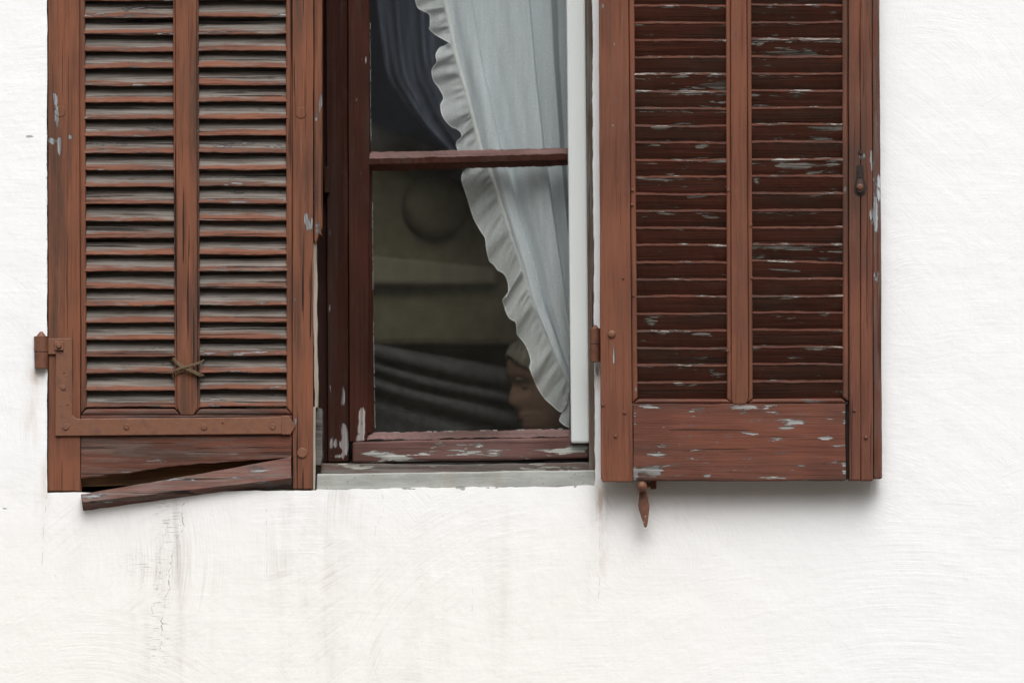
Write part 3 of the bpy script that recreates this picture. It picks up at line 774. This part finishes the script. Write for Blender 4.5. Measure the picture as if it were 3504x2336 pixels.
part("moulding", [P([(2483, TOP), (2499, TOP), (2499, 0), (2502.4, 1362), (2506, 1381), (2488, 1364), (2484, 0)], 0.003, 0.034),
                  P([(2555.8, TOP), (2570, TOP), (2571, 0), (2576, 1364), (2554, 1381), (2562, 1362), (2556, 0)], 0.003, 0.034)], m_stileR, shr, 0.004)
part("moulding", [P([(2882, TOP), (2901, TOP), (2902, 0), (2905, 1376), (2884, 1360), (2882, 0)], 0.004, 0.034)], m_stileR2, shr, 0.004)
part("stile", [P(vstrip(2902.6, 2941.4, 2907, 2945, TOP, 1642, 0.5, 84), 0.0, 0.036),
               P(vstrip(2942.6, 2981, 2946.4, 2988, TOP, 1643, 0.5, 86), 0.001, 0.036)], m_stileR2, shr, 0.0018)
part("edge_strip", [P(vstrip(2982, 3006, 2990, 3019, TOP, 1636, 0.8, 88), 0.010, 0.040)], m_edgeR, shr, 0.002)
eR = [1305 - 58.5 * k for k in range(34)]
louvres("louvre_panel", shr, seg([(2171, 0), (2181, 1362)]), seg([(2484, 0), (2488, 1362)]), eR, YR + 0.005, 'up', m_louvR, 91)
louvres("louvre_panel", shr, seg([(2571, 0), (2577, 1362)]), seg([(2882, 0), (2884, 1362)]), [e - 3 for e in eR], YR + 0.005, 'up', m_louvR, 92, tilted=7)
part("moulding", [P([(2184, 1364), (2488, 1364), (2506, 1380), (2166, 1380)], 0.0035, 0.034), P([(2576, 1364), (2882, 1362), (2897, 1378), (2556, 1381)], 0.0035, 0.034)], m_railR, shr, 0.004)
part("bottom_rail", [P(rough_poly([(2166.5, 1382), (2893, 1380), (2895, 1642), (2166.5, 1643)], 30, 0.9, 94), 0.002, 0.036)], m_railR, shr, 0.0015)
part("gap_blocker", [P([(2895.5, 1382), (2906.5, 1382), (2906.5, 1638), (2895.5, 1638)], 0.016, 0.034)], m_dark, shr, 0.0)  # added blocker: stops light leaking through the gap beside the rail
screw(2093, 1143, 14, YR - 0.0003, m_iron, shr, "rivet", 0.004)
for x, y, rr in ((2063, 1384, 6), (2137, 1410, 6), (2107, 1491, 6), (2923, 1402, 6), (2963, 1495, 6), (2163, 700, 5), (2165, 650, 5), (2168, 1010, 4), (2492, 650, 5), (2570, 770, 5), (2572, 950, 5), (2490, 1200, 5), (2133, 951, 4)):
    screw(x, y, rr, YR - (0.0003 if x in (2063, 2107, 2923, 2963, 2137, 2133) else -0.0030), m_rust, shr, "nail", 0.0022)
# hinge barrel at the window side
c = W(2037, 1178, -0.020)
bm = bmesh.new()
lathe(bm, c, 'z', [(-0.033, 0.0095), (-0.0005, 0.0098)]); lathe(bm, c, 'z', [(0.0004, 0.0100), (0.0300, 0.0100), (0.0305, 0.007), (0.0365, 0.0022)])
hg = build("hinge", bm, m_rust, shr, 0.0006)
bm = bmesh.new(); prism(bm, [(2040, 1126), (2062, 1126), (2062, 1176), (2040, 1176)], -0.024, -0.020)
build("hinge_leaf", bm, m_rust, hg, 0.0006)
# drop latch sunk in the closing stile
bm = bmesh.new()
prism(bm, [(2938, 580), (2948, 580), (2950, 612), (2957, 640), (2953, 655), (2943, 662), (2933, 655), (2929, 640), (2936, 612)], YR - 0.0050, YR - 0.0011)
lt = build("latch", bm, m_black, shr, 0.0014)
bm = bmesh.new()
prism(bm, [(2932, 566), (2953, 566), (2957, 612), (2965, 640), (2960, 661), (2943, 671), (2926, 661), (2921, 640), (2929, 612)], YR - 0.0010, YR - 0.0003)
build("latch_recess_shade", bm, m_dark, lt)  # raised dark plate painting the shade of the recess
bm = bmesh.new(); lathe(bm, W(2943, 640, YR - 0.0052), 'y', [(-0.003, 0.0028), (-0.0022, 0.0058), (0, 0.0062)])
build("latch_knob", bm, m_rust, lt, smooth=True)
bm = bmesh.new(); prism(bm, [(2940, 578), (2947, 578), (2948, 608), (2939, 608)], YR - 0.0066, YR - 0.0051)
build("latch_slot_shade", bm, m_dark, lt)  # dark bar painting the shade inside the slot
bm = bmesh.new(); lathe(bm, W(2943, 521, YR - 0.0014), 'y', [(-0.0006, 0.0030), (0.0, 0.0036)])
build("hole_shade", bm, m_dark, shr)  # dark disc painting the shade of a hole

# ------------------------------------------------------------------ shutter stay on the wall
sty = empty("shutter_stay", W(2197, 1680, -0.03), "small rusty iron shutter stay with ball knob and hanging blade on the wall", "shutter stay")
bm = bmesh.new(); c = W(2196, 1659, -0.050)
c = W(2196, 1664, -0.050)
lathe(bm, c, 'y', [(-0.0105 * math.cos(math.pi * k / 10), max(0.0004, 0.0105 * math.sin(math.pi * k / 10))) for k in range(11)], 18)
lathe(bm, (c.x, c.y, c.z), 'y', [(0.008, 0.004), (0.0505, 0.004)], 12)
build("knob", bm, m_rust, sty, smooth=True)
bm = bmesh.new()
prism(bm, [(2206, 1651), (2226, 1650), (2226, 1640), (2246, 1640), (2246, 1672), (2228, 1672), (2228, 1664), (2206, 1666)], -0.022, 0.001)
build("bracket", bm, m_rust, sty, 0.0015)
bm = bmesh.new()
prism(bm, [(2187, 1672), (2209, 1672), (2214, 1690), (2223, 1727), (2222, 1740), (2217, 1785), (2214, 1800), (2209, 1805), (2204, 1800), (2200, 1785), (2186, 1742), (2184, 1727), (2187, 1690)], -0.040, -0.036)
bl = build("blade", bm, m_rust, sty, 0.0012)
for x, y in ((2209, 1766), (2203, 1786)): screw(x, y, 1.6, -0.0403, m_white, bl, "paint_drop", 0.0006)

# ------------------------------------------------------------------ curtain
cur = empty("net_curtain", W(1760, 1330, 0.16), "white net curtain with ruffled edge pulled aside to the right behind the panes", "curtain")
HEM = [(1440, -300), (1515, 0), (1555, 192), (1596, 339), (1640, 509), (1669, 578), (1721, 745), (1774, 893), (1819, 1036), (1855, 1118), (1895, 1210), (1948, 1318), (1975, 1372)]
hem = lambda y: interp(HEM, y)
hs_ = crom(HEM, 8)
hem = lambda y: interp(hs_, y)
def pleat(u):
    ks = [(0, .000), (.10, -.003), (.205, -.004), (.213, .005), (.30, .002), (.42, -.001), (.52, -.003), (.612, -.005), (.622, .008), (.70, .003), (.76, .0), (.80, .010), (.90, .012), (.925, .002), (.96, -.002), (1.0, .004)]
    for (a, p), (b, q) in zip(ks, ks[1:]):
        if a <= u <= b:
            t_ = (u - a) / (b - a); return p + (q - p) * t_
    return 0
bm = bmesh.new(); NU, NV = 150, 90; rows = []
for j in range(NV + 1):
    py = -300 + (1372 + 300) * j / NV
    x0 = hem(py); x1 = 2010
    row = []
    for i in range(NU + 1):
        u = i / NU
        sh = 0.02 * math.sin(py / 500.0 + 1.0)
        d = 2.2 * pleat(min(1, max(0, u + sh * math.sin(math.pi * u)))) * (0.55 + 0.45 * min(1, (x1 - x0) / 450))
        d += 0.0046 * math.sin(u * 19 + 1.3 * math.sin(u * 7) + py / 330.0) + 0.0005 * math.sin(u * 51 - py / 130.0)
        row.append(bm.verts.new(W(x0 + (x1 - x0) * u, py, 0.150 + d)))
    rows.append(row)
for A, B in zip(rows, rows[1:]):
    for i in range(NU): bm.faces.new((A[i], A[i + 1], B[i + 1], B[i]))
build("panel", bm, m_panel, cur, smooth=True)
# stitched hem band
bm = bmesh.new(); rows = []; r = random.Random(77)
for j in range(200):
    py = -300 + (1340 + 300) * j / 199
    x0 = hem(py); wd_ = 14 if py < 600 else 14 + 12 * min(1, (py - 600) / 400)
    if py > 1150: wd_ = max(4, 26 * (1 - (py - 1150) / 230))
    dz = r.uniform(-.0006, .0006) * (2.0 if py > 600 else 1)
    rows.append([bm.verts.new(W(x0 - 1 + wd_ * u, py, 0.1455 + dz + (0.0 if 0 < u < 1 else 0.0035))) for u in (0, .15, .5, .85, 1)])
for A, B in zip(rows, rows[1:]):
    for i in range(4): bm.faces.new((A[i], A[i + 1], B[i + 1], B[i]))
build("hem", bm, m_hem, cur, smooth=True)
# ruffle: outer edge and the hem point each bit of it hangs from
OUT = [(1345, -260), (1400, -180), (1385, -100), (1418, -40), (1421, 0), (1430, 27), (1448, 38), (1470, 52), (1472, 88), (1470, 100), (1492, 120), (1535, 145), (1542, 152), (1520, 158), (1502, 168), (1492, 190), (1494, 214),
       (1479, 238), (1482, 272), (1503, 303), (1518, 335), (1508, 362), (1515, 398), (1540, 430), (1572, 447), (1580, 468), (1562, 488), (1566, 512), (1580, 545), (1598, 575), (1584, 590), (1580, 614),
       (1587, 640), (1600, 678), (1612, 720), (1625, 755), (1645, 790), (1661, 816), (1664, 845), (1674, 890), (1690, 905), (1703, 923), (1724, 936), (1736, 958), (1741, 990), (1736, 1010), (1721, 1024),
       (1725, 1045), (1739, 1082), (1752, 1094), (1764, 1100), (1768, 1118), (1770, 1143), (1784, 1160), (1800, 1182), (1812, 1212), (1817, 1238), (1813, 1258), (1824, 1290), (1838, 1322), (1862, 1360), (1890, 1386), (1916, 1408),
       (1926, 1402), (1938, 1375), (1930, 1400), (1916, 1432), (1920, 1445), (1946, 1462), (1962, 1470)]
oc = crom(OUT, 6)
hc = []
for k, (x, y) in enumerate(oc):
    t_ = k / (len(oc) - 1)
    lift = 18 + 70 * min(1, max(0, (y - 300) / 500))
    hc.append((y - lift))
# the hem parameter must keep running downwards
hy = []
cur_y = hc[0]
for v in hc:
    cur_y = max(cur_y + 0.35, 0.5 * cur_y + 0.5 * v) if v > cur_y else cur_y + 0.35
    hy.append(min(cur_y, 1352))
bm = bmesh.new(); rows = []; edge = []; M = 10
L = 0; r = random.Random(13)
phs = 0
for k, ((x, y), h) in enumerate(zip(oc, hy)):
    hx = hem(h) + 1
    if k: L += math.hypot(x - oc[k - 1][0], y - oc[k - 1][1])
    row = []
    for i in range(M + 1):
        s = i / M          # 0 at hem, 1 at outer edge
        px = hx + (x - hx) * s; py = h + (y - h) * s
        amp = 0.003 + 0.007 * s
        d = amp * math.sin(L / 27.0 + 1.5 * math.sin(L / 83.0) + 0.9 * math.sin(L / 41.0)) * 0.9 + 0.0034 * math.sin(L / 12.3 + 1.3 + 1.2 * math.sin(L / 50.0)) * (1 - s * 0.5) * min(1, s * 4) + 0.0022 * math.sin(L / 5.3 + math.sin(L / 23.0)) * max(0, 1 - s * 1.6) * min(1, s * 5)
        row.append(bm.verts.new(W(px, py, 0.1445 + d)))
    rows.append(row); edge.append(row[-1].co.copy())
for A, B in zip(rows, rows[1:]):
    for i in range(M): bm.faces.new((A[i], A[i + 1], B[i + 1], B[i]))
rf = build("ruffle", bm, m_ruffle, cur, smooth=True)
bm = bmesh.new(); tube(bm, edge, 0.0008, 5)
build("rolled_edge", bm, m_edge, rf, smooth=True)

# ------------------------------------------------------------------ the room behind
def room():
    wl_ = simple("olive grey room wall", (0.14, 0.13, 0.105), 0.9, 12, 0.2, 0.2, 0.001)
    fl = simple("brown room floor", (0.10, 0.07, 0.045), 0.6, 20)
    def slab(name, a, b, mat):
        bm = bmesh.new(); bmesh.ops.create_cube(bm, size=1)
        for v in bm.verts: v.co = Vector([(a[i] + b[i]) / 2 + v.co[i] * (b[i] - a[i]) for i in range(3)])
        o = build(name, bm, mat); o['kind'] = 'structure'; return o
    slab("room_wall", (-2.2, 3.4, -1.6), (2.2, 3.5, 1.3), wl_)
    slab("room_wall", (-2.3, 0.245, -1.6), (-2.2, 3.4, 1.3), wl_)
    slab("room_wall", (2.2, 0.245, -1.6), (2.3, 3.4, 1.3), wl_)
    slab("room_floor", (-2.3, 0.245, -1.7), (2.3, 3.5, -1.603), fl)
    slab("room_ceiling", (-2.3, 0.245, 1.303), (2.3, 3.5, 1.4), wl_)
room()

# armchair: olive back with a curved top, paler cushion laid across it
m_olive = simple("olive upholstery", (0.215, 0.19, 0.125), 0.95, 30, 0.25, 0.5, 0.002, 0.1)
m_olive2 = simple("pale olive cushion cloth", (0.275, 0.25, 0.18), 0.95, 30, 0.2, 0.5, 0.002, 0.1, (1, 1, 0.2))
ac = empty("armchair", Vector((W(1400, 1200, 0.75).x, 0.8, -1.6)), "olive upholstered armchair with curved back dimly seen through the lower pane", "armchair")
def cushion(name, poly, yf, yb, mat, parent, bev):
    bm = bmesh.new(); prism(bm, poly, yf, yb)
    return build(name, bm, mat, parent, bev)
cushion("backrest", [tuple(q) for q in crom([(1000, 395), (1150, 392), (1290, 425), (1420, 470), (1540, 525), (1680, 620), (1800, 760), (1860, 900)], 5)] + [(1860, 1180), (1000, 1180)], 0.62, 0.80, m_olive, ac, 0.02)
cushion("head_cushion", [(1000, 868), (1250, 872), (1480, 894), (1702, 916), (1700, 972), (1480, 975), (1000, 972)], 0.590, 0.640, m_olive2, ac, 0.008)
bm = bmesh.new()
a = W(1000, 1180, 0.62); b = W(1860, 1180, 0.62)
for (x0, x1, y0, y1, z0, z1) in ((a.x, b.x, 0.801, 1.30, -1.55, a.z - 0.22), (a.x - 0.10, a.x - 0.001, 0.64, 1.30, -1.60, a.z), (b.x + 0.001, b.x + 0.10, 0.64, 1.30, -1.60, a.z)):
    vs = [bm.verts.new((x, y, z)) for x in (x0, x1) for y in (y0, y1) for z in (z0, z1)]
    for f in ((0, 1, 3, 2), (4, 6, 7, 5), (0, 4, 5, 1), (2, 3, 7, 6), (0, 2, 6, 4), (1, 5, 7, 3)): bm.faces.new([vs[i] for i in f])
build("seat", bm, m_olive, ac, 0.02)
# round form added to stand for a round shadow on the back
m_round = simple("dark olive shadow form", (0.208, 0.184, 0.121), 0.95, 30, 0.2, 0.3, 0.001, 0.1)
bm = bmesh.new(); c = W(1490, 705, 0.600)
lathe(bm, c, 'y', [(-0.024, 0.002), (-0.022, 0.020), (-0.016, 0.040), (-0.006, 0.057), (0.006, 0.066), (0.015, 0.068), (0.019, 0.064)], 36)
o = build("round_shadow_form", bm, m_round, None, smooth=True); o['label'] = "added round form standing for a round shadow on the olive chair back, dim behind the lower pane"; o['category'] = "shadow stand-in"

# dark pleated cloth sloping across the bottom of the window
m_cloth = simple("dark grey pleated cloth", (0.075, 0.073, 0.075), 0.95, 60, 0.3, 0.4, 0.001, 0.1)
bm = bmesh.new(); rows = []
prof = [(-6, .02), (0, 0.0), (14, -.012), (40, -.016), (48, .016), (56, .020), (66, -.004), (86, -.012), (94, .018), (104, .020), (116, .000), (140, -.010), (150, .016), (176, .020), (196, .008), (220, .016), (300, .03), (420, .03)]
for i in range(41):
    t_ = i / 40; x = 1180 + 720 * t_
    base = 1168 + (1268 - 1168) * ((x - 1276) / 454) + 8 * math.sin(t_ * 5)
    rows.append([bm.verts.new(W(x, base + q * (1.0 + 0.35 * t_) + 2 * math.sin(t_ * 9 + q / 20), 0.45 + d)) for q, d in prof])
for A, B in zip(rows, rows[1:]):
    for i in range(len(prof) - 1): bm.faces.new((A[i], A[i + 1], B[i + 1], B[i]))
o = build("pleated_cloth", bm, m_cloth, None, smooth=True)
md = o.modifiers.new("thick", 'SOLIDIFY'); md.thickness = 0.004; md.offset = 1
o['label'] = "dark grey cloth in long sloping pleats low behind the lower pane"; o['category'] = "cloth"

# dark drape hanging in the room, seen through the upper pane
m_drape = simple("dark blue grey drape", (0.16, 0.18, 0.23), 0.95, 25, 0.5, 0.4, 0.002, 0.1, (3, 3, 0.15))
DL = [(1280, -400), (1293, 0), (1308, 140), (1335, 260), (1372, 330), (1440, 430), (1530, 520), (1600, 600)]
ds = crom(DL, 6)
bm = bmesh.new(); rows = []
for j in range(61):
    py = -400 + 1000 * j / 60; x0 = interp(ds, py)
    row = []
    for i in range(61):
        u = i / 60
        row.append(bm.verts.new(W(x0 + (1760 - x0) * u + 3 * math.sin(py / 60 + u * 5), py, 0.42 + 0.020 * math.sin(u * 34 + py / 300) + 0.008 * math.sin(u * 71 + 1) + 0.06 * u)))
    rows.append(row)
for A, B in zip(rows, rows[1:]):
    for i in range(60): bm.faces.new((A[i], A[i + 1], B[i + 1], B[i]))
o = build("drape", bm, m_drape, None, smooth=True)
md = o.modifiers.new("thick", 'SOLIDIFY'); md.thickness = 0.003; md.offset = 1
o['label'] = "dark blue grey drape drawn to the right behind the upper pane"; o['category'] = "drape"

# ------------------------------------------------------------------ person bent towards the window, seen in profile facing left
def person():
    D = 0.36
    s = (9 + D) / 9 / 1800.0
    skin = simple("warm skin", (0.26, 0.150, 0.105), 0.6, 18, 0.25, 0.2, 0.001, 0.4)
    root = empty("person", Vector((W(1900, 1600, D).x, D, -1.6)), "elderly person with grey hair and bowed head, half hidden by the net curtain", "person")
    # horizontal sections of head and neck, pixel rows: y, front x, back x, half width (px), depth of nose bump
    sec = [(1146, 1880, 1905, 10, 0), (1152, 1830, 1955, 50, 0), (1166, 1786, 2000, 92, 0), (1190, 1752, 2032, 118, 0), (1220, 1737, 2052, 132, 0), (1250, 1732, 2062, 138, 0), (1275, 1731, 2064, 140, 0),
           (1292, 1734, 2063, 140, 1), (1306, 1748, 2060, 138, 4), (1320, 1758, 2056, 136, 8), (1340, 1758, 2050, 134, 17), (1360, 1760, 2042, 130, 25), (1376, 1763, 2034, 126, 29), (1388, 1766, 2028, 123, 27), (1398, 1770, 2022, 120, 15),
           (1406, 1774, 2018, 117, 6), (1416, 1773, 2012, 112, 0), (1424, 1770, 2008, 109, 0), (1430, 1777, 2004, 107, 0), (1437, 1773, 2000, 104, 0), (1446, 1781, 1996, 100, 0), (1460, 1781, 1990, 92, 0), (1474, 1790, 1986, 80, 0), (1486, 1815, 1984, 70, 0),
           (1500, 1860, 1990, 62, 0), (1530, 1880, 2006, 60, 0), (1570, 1885, 2022, 66, 0), (1610, 1868, 2050, 110, 0), (1650, 1845, 2080, 230, 0), (1700, 1835, 2095, 290, 0), (1800, 1830, 2100, 300, 0), (2000, 1850, 2090, 270, 0), (2300, 1860, 2085, 270, 0)]
    N = 40; bm = bmesh.new(); rows = []
    yaw = R(9)   # turned a little towards the pane
    for (py, fx, bx, hw, nb) in sec:
        c = W((fx + bx) / 2, py, D)
        a = (bx - fx) / 2 * s; w = hw * s
        row = []
        for i in range(N):
            th = 2 * math.pi * i / N
            cx, sy = -math.cos(th), math.sin(th)
            ex = 0.88
            x = a * math.copysign(abs(cx) ** ex, cx); y = w * math.copysign(abs(sy) ** ex, sy)
            if cx < 0:
                y *= 1 - 0.22 * (-cx) ** 2 * (1 if py < 1500 else 0)
                # nose, eye hollows
                x -= nb * s * math.exp(-(th if th < math.pi else th - 2 * math.pi) ** 2 / 0.045)
                if 1298 < py < 1345:
                    for e in (0.55, -0.55):
                        q = (th if th < math.pi else th - 2 * math.pi) - e
                        x += 14 * s * math.exp(-q * q / 0.05)
            k = yaw if py < 1480 else yaw * max(0, 1 - (py - 1480) / 120)
            xr = x * math.cos(k) - y * math.sin(k); yr = x * math.sin(k) + y * math.cos(k)
            row.append(bm.verts.new((c.x + xr, c.y + yr, c.z)))
        rows.append(row)
    for A, B in zip(rows, rows[1:]):
        for i in range(N): bm.faces.new((A[i], A[(i + 1) % N], B[(i + 1) % N], B[i]))
    bm.faces.new(rows[0]); bm.faces.new(rows[-1][::-1])
    body = build("body", bm, skin, root, smooth=True, subs=1)
    # hair: cap over skull with combed locks
    hair = simple("grey hair", (0.27, 0.245, 0.185), 0.6, 90, 0.55, 0.8, 0.003, 0.4, (1, 1, 0.25))
    bm = bmesh.new(); rows = []
    for (py, fx, bx, hw, nb) in sec[:14]:
        c = W((fx + bx) / 2, py - 6, D)
        a = (bx - fx) / 2 * s * 1.03 + 0.003; w = hw * s * 1.04 + 0.003
        start = 0.0 if py < 1225 else min(1.35, 0.25 + (py - 1225) / 80)
        row = []
        for i in range(N + 1):
            th = start + (2 * math.pi - 2 * start) * i / N
            cx, sy = -math.cos(th), math.sin(th)
            j = 1 + 0.02 * math.sin(i * 2.7 + py / 9)
            x = a * j * math.copysign(abs(cx) ** .88, cx); y = w * j * math.copysign(abs(sy) ** .88, sy)
            if cx < 0: y *= 1 - 0.22 * cx * cx
            row.append(bm.verts.new((c.x + x * math.cos(yaw) - y * math.sin(yaw), c.y + x * math.sin(yaw) + y * math.cos(yaw), c.z)))
        rows.append(row)
    for A, B in zip(rows, rows[1:]):
        for i in range(N): bm.faces.new((A[i], A[i + 1], B[i + 1], B[i]))
    bm.faces.new(rows[0][:-1])
    o = build("hair", bm, hair, root, smooth=True)
    md = o.modifiers.new("thick", 'SOLIDIFY'); md.thickness = 0.003
    # ears, eyes, brows
    def blob(name, px, py, y, rx, ry, rz, mat):
        bm = bmesh.new(); bmesh.ops.create_uvsphere(bm, u_segments=16, v_segments=10, radius=1)
        c = W(px, py, y)
        for v in bm.verts: v.co = Vector((c.x + v.co.x * rx, c.y + v.co.y * ry, c.z + v.co.z * rz))
        return build(name, bm, mat, root, smooth=True)
    blob("ear", 1925, 1345, D - 0.074, 0.012, 0.006, 0.030, skin)
    eye = simple("dark eye", (0.09, 0.06, 0.045), 0.4, 10)
    blob("eye", 1800, 1324, D - 76 * s, 0.0075, 0.0065, 0.0045, eye)
    blob("eyebrow", 1786, 1297, D - 76 * s, 0.014, 0.007, 0.003, hair)
    blob("mouth", 1788, 1429, D - 40 * s, 0.012, 0.010, 0.0018, simple("lip", (0.25, 0.09, 0.07), 0.5, 10))
    # dark jumper
    jm = simple("dark jumper cloth", (0.030, 0.028, 0.030), 0.95, 120, 0.3, 0.5, 0.001, 0.1)
    bm = bmesh.new(); rows = []
    for (py, fx, bx, hw, nb) in sec[26:]:
        c = W((fx + bx) / 2, py, D); a = (bx - fx) / 2 * s + 0.012; w = hw * s + 0.012
        rows.append([bm.verts.new((c.x - a * math.cos(2 * math.pi * i / N), c.y + w * math.sin(2 * math.pi * i / N), c.z)) for i in range(N)])
    for A, B in zip(rows, rows[1:]):
        for i in range(N): bm.faces.new((A[i], A[(i + 1) % N], B[(i + 1) % N], B[i]))
    for sg in (-1, 1):
        c = W(1960, 1690, D + sg * 0.165)
        tube(bm, [c, c + Vector((0.0, sg * 0.02, -0.12)), c + Vector((-0.02, sg * 0.03, -0.28)), c + Vector((-0.14, sg * 0.0, -0.36)), c + Vector((-0.24, -sg * 0.03, -0.37))], [0.058, 0.054, 0.046, 0.042, 0.036], 14)
    build("jumper", bm, jm, root, smooth=True)
    # hands resting in the lap
    for sg in (-1, 1):
        c = W(1960, 1690, D + sg * 0.165) + Vector((-0.25, -sg * 0.035, -0.372))
        bm = bmesh.new()
        tube(bm, [c + Vector((0.02, 0, 0)), c + Vector((-0.02, 0, -0.004)), c + Vector((-0.07, 0, -0.008)), c + Vector((-0.085, 0, -0.012))], [0.024, 0.034, 0.036, 0.02], 12)
        for q, ln in zip((-0.027, -0.009, 0.009, 0.026), (0.062, 0.072, 0.068, 0.052)):
            b0 = c + Vector((-0.08, q, -0.008))
            tube(bm, [b0, b0 + Vector((-ln * .45, 0, 0.002)), b0 + Vector((-ln * .8, 0, -0.012)), b0 + Vector((-ln, 0, -0.024))], [0.0092, 0.0088, 0.008, 0.006], 8)
        b0 = c + Vector((-0.025, -sg * 0.03, -0.004))
        tube(bm, [b0, b0 + Vector((-0.025, -sg * 0.022, -0.004)), b0 + Vector((-0.052, -sg * 0.026, -0.012))], [0.012, 0.0105, 0.008], 8)
        build("hand", bm, skin, root, smooth=True)
person()

# ------------------------------------------------------------------ the lane behind the camera (mirrored dimly in the panes)
def lane():
    bm = bmesh.new(); bmesh.ops.create_grid(bm, x_segments=1, y_segments=1, size=200)
    for v in bm.verts: v.co.z = -4.795
    o = build("street", bm, simple("cobbled street", (0.27, 0.24, 0.205), 0.9, 6, 0.3)); o['kind'] = 'structure'
    m = simple("dull stucco", (0.14, 0.125, 0.095), 0.9, 2, 0.3)
    bm = bmesh.new()
    bmesh.ops.create_cube(bm, size=1)
    for v in bm.verts: v.co = Vector((v.co.x * 30, -15 + v.co.y * 6, -4.79 + (v.co.z + .5) * 9.5))
    o = build("opposite_building", bm, m); o['kind'] = 'structure'
    for nm, x0, x1, z0, z1, c_ in (("pale_reflect_panel", -1.00, -0.12, 1.75, 3.00, (0.42, 0.46, 0.55)), ("dark_reflect_panel", -0.10, 0.95, 1.65, 3.00, (0.02, 0.022, 0.028)), ("reflect_band", -2.5, 2.5, 1.05, 1.35, (0.34, 0.30, 0.22))):  # unseen panels added to shape the reflections in the panes
        bm = bmesh.new(); bmesh.ops.create_cube(bm, size=1)
        for v in bm.verts: v.co = Vector(((x0 + x1) / 2 + v.co.x * (x1 - x0), -11.97 + v.co.y * 0.10, (z0 + z1) / 2 + v.co.z * (z1 - z0)))
        build(nm, bm, simple(nm.replace('_', ' '), c_, 0.8, 5), o)
lane()
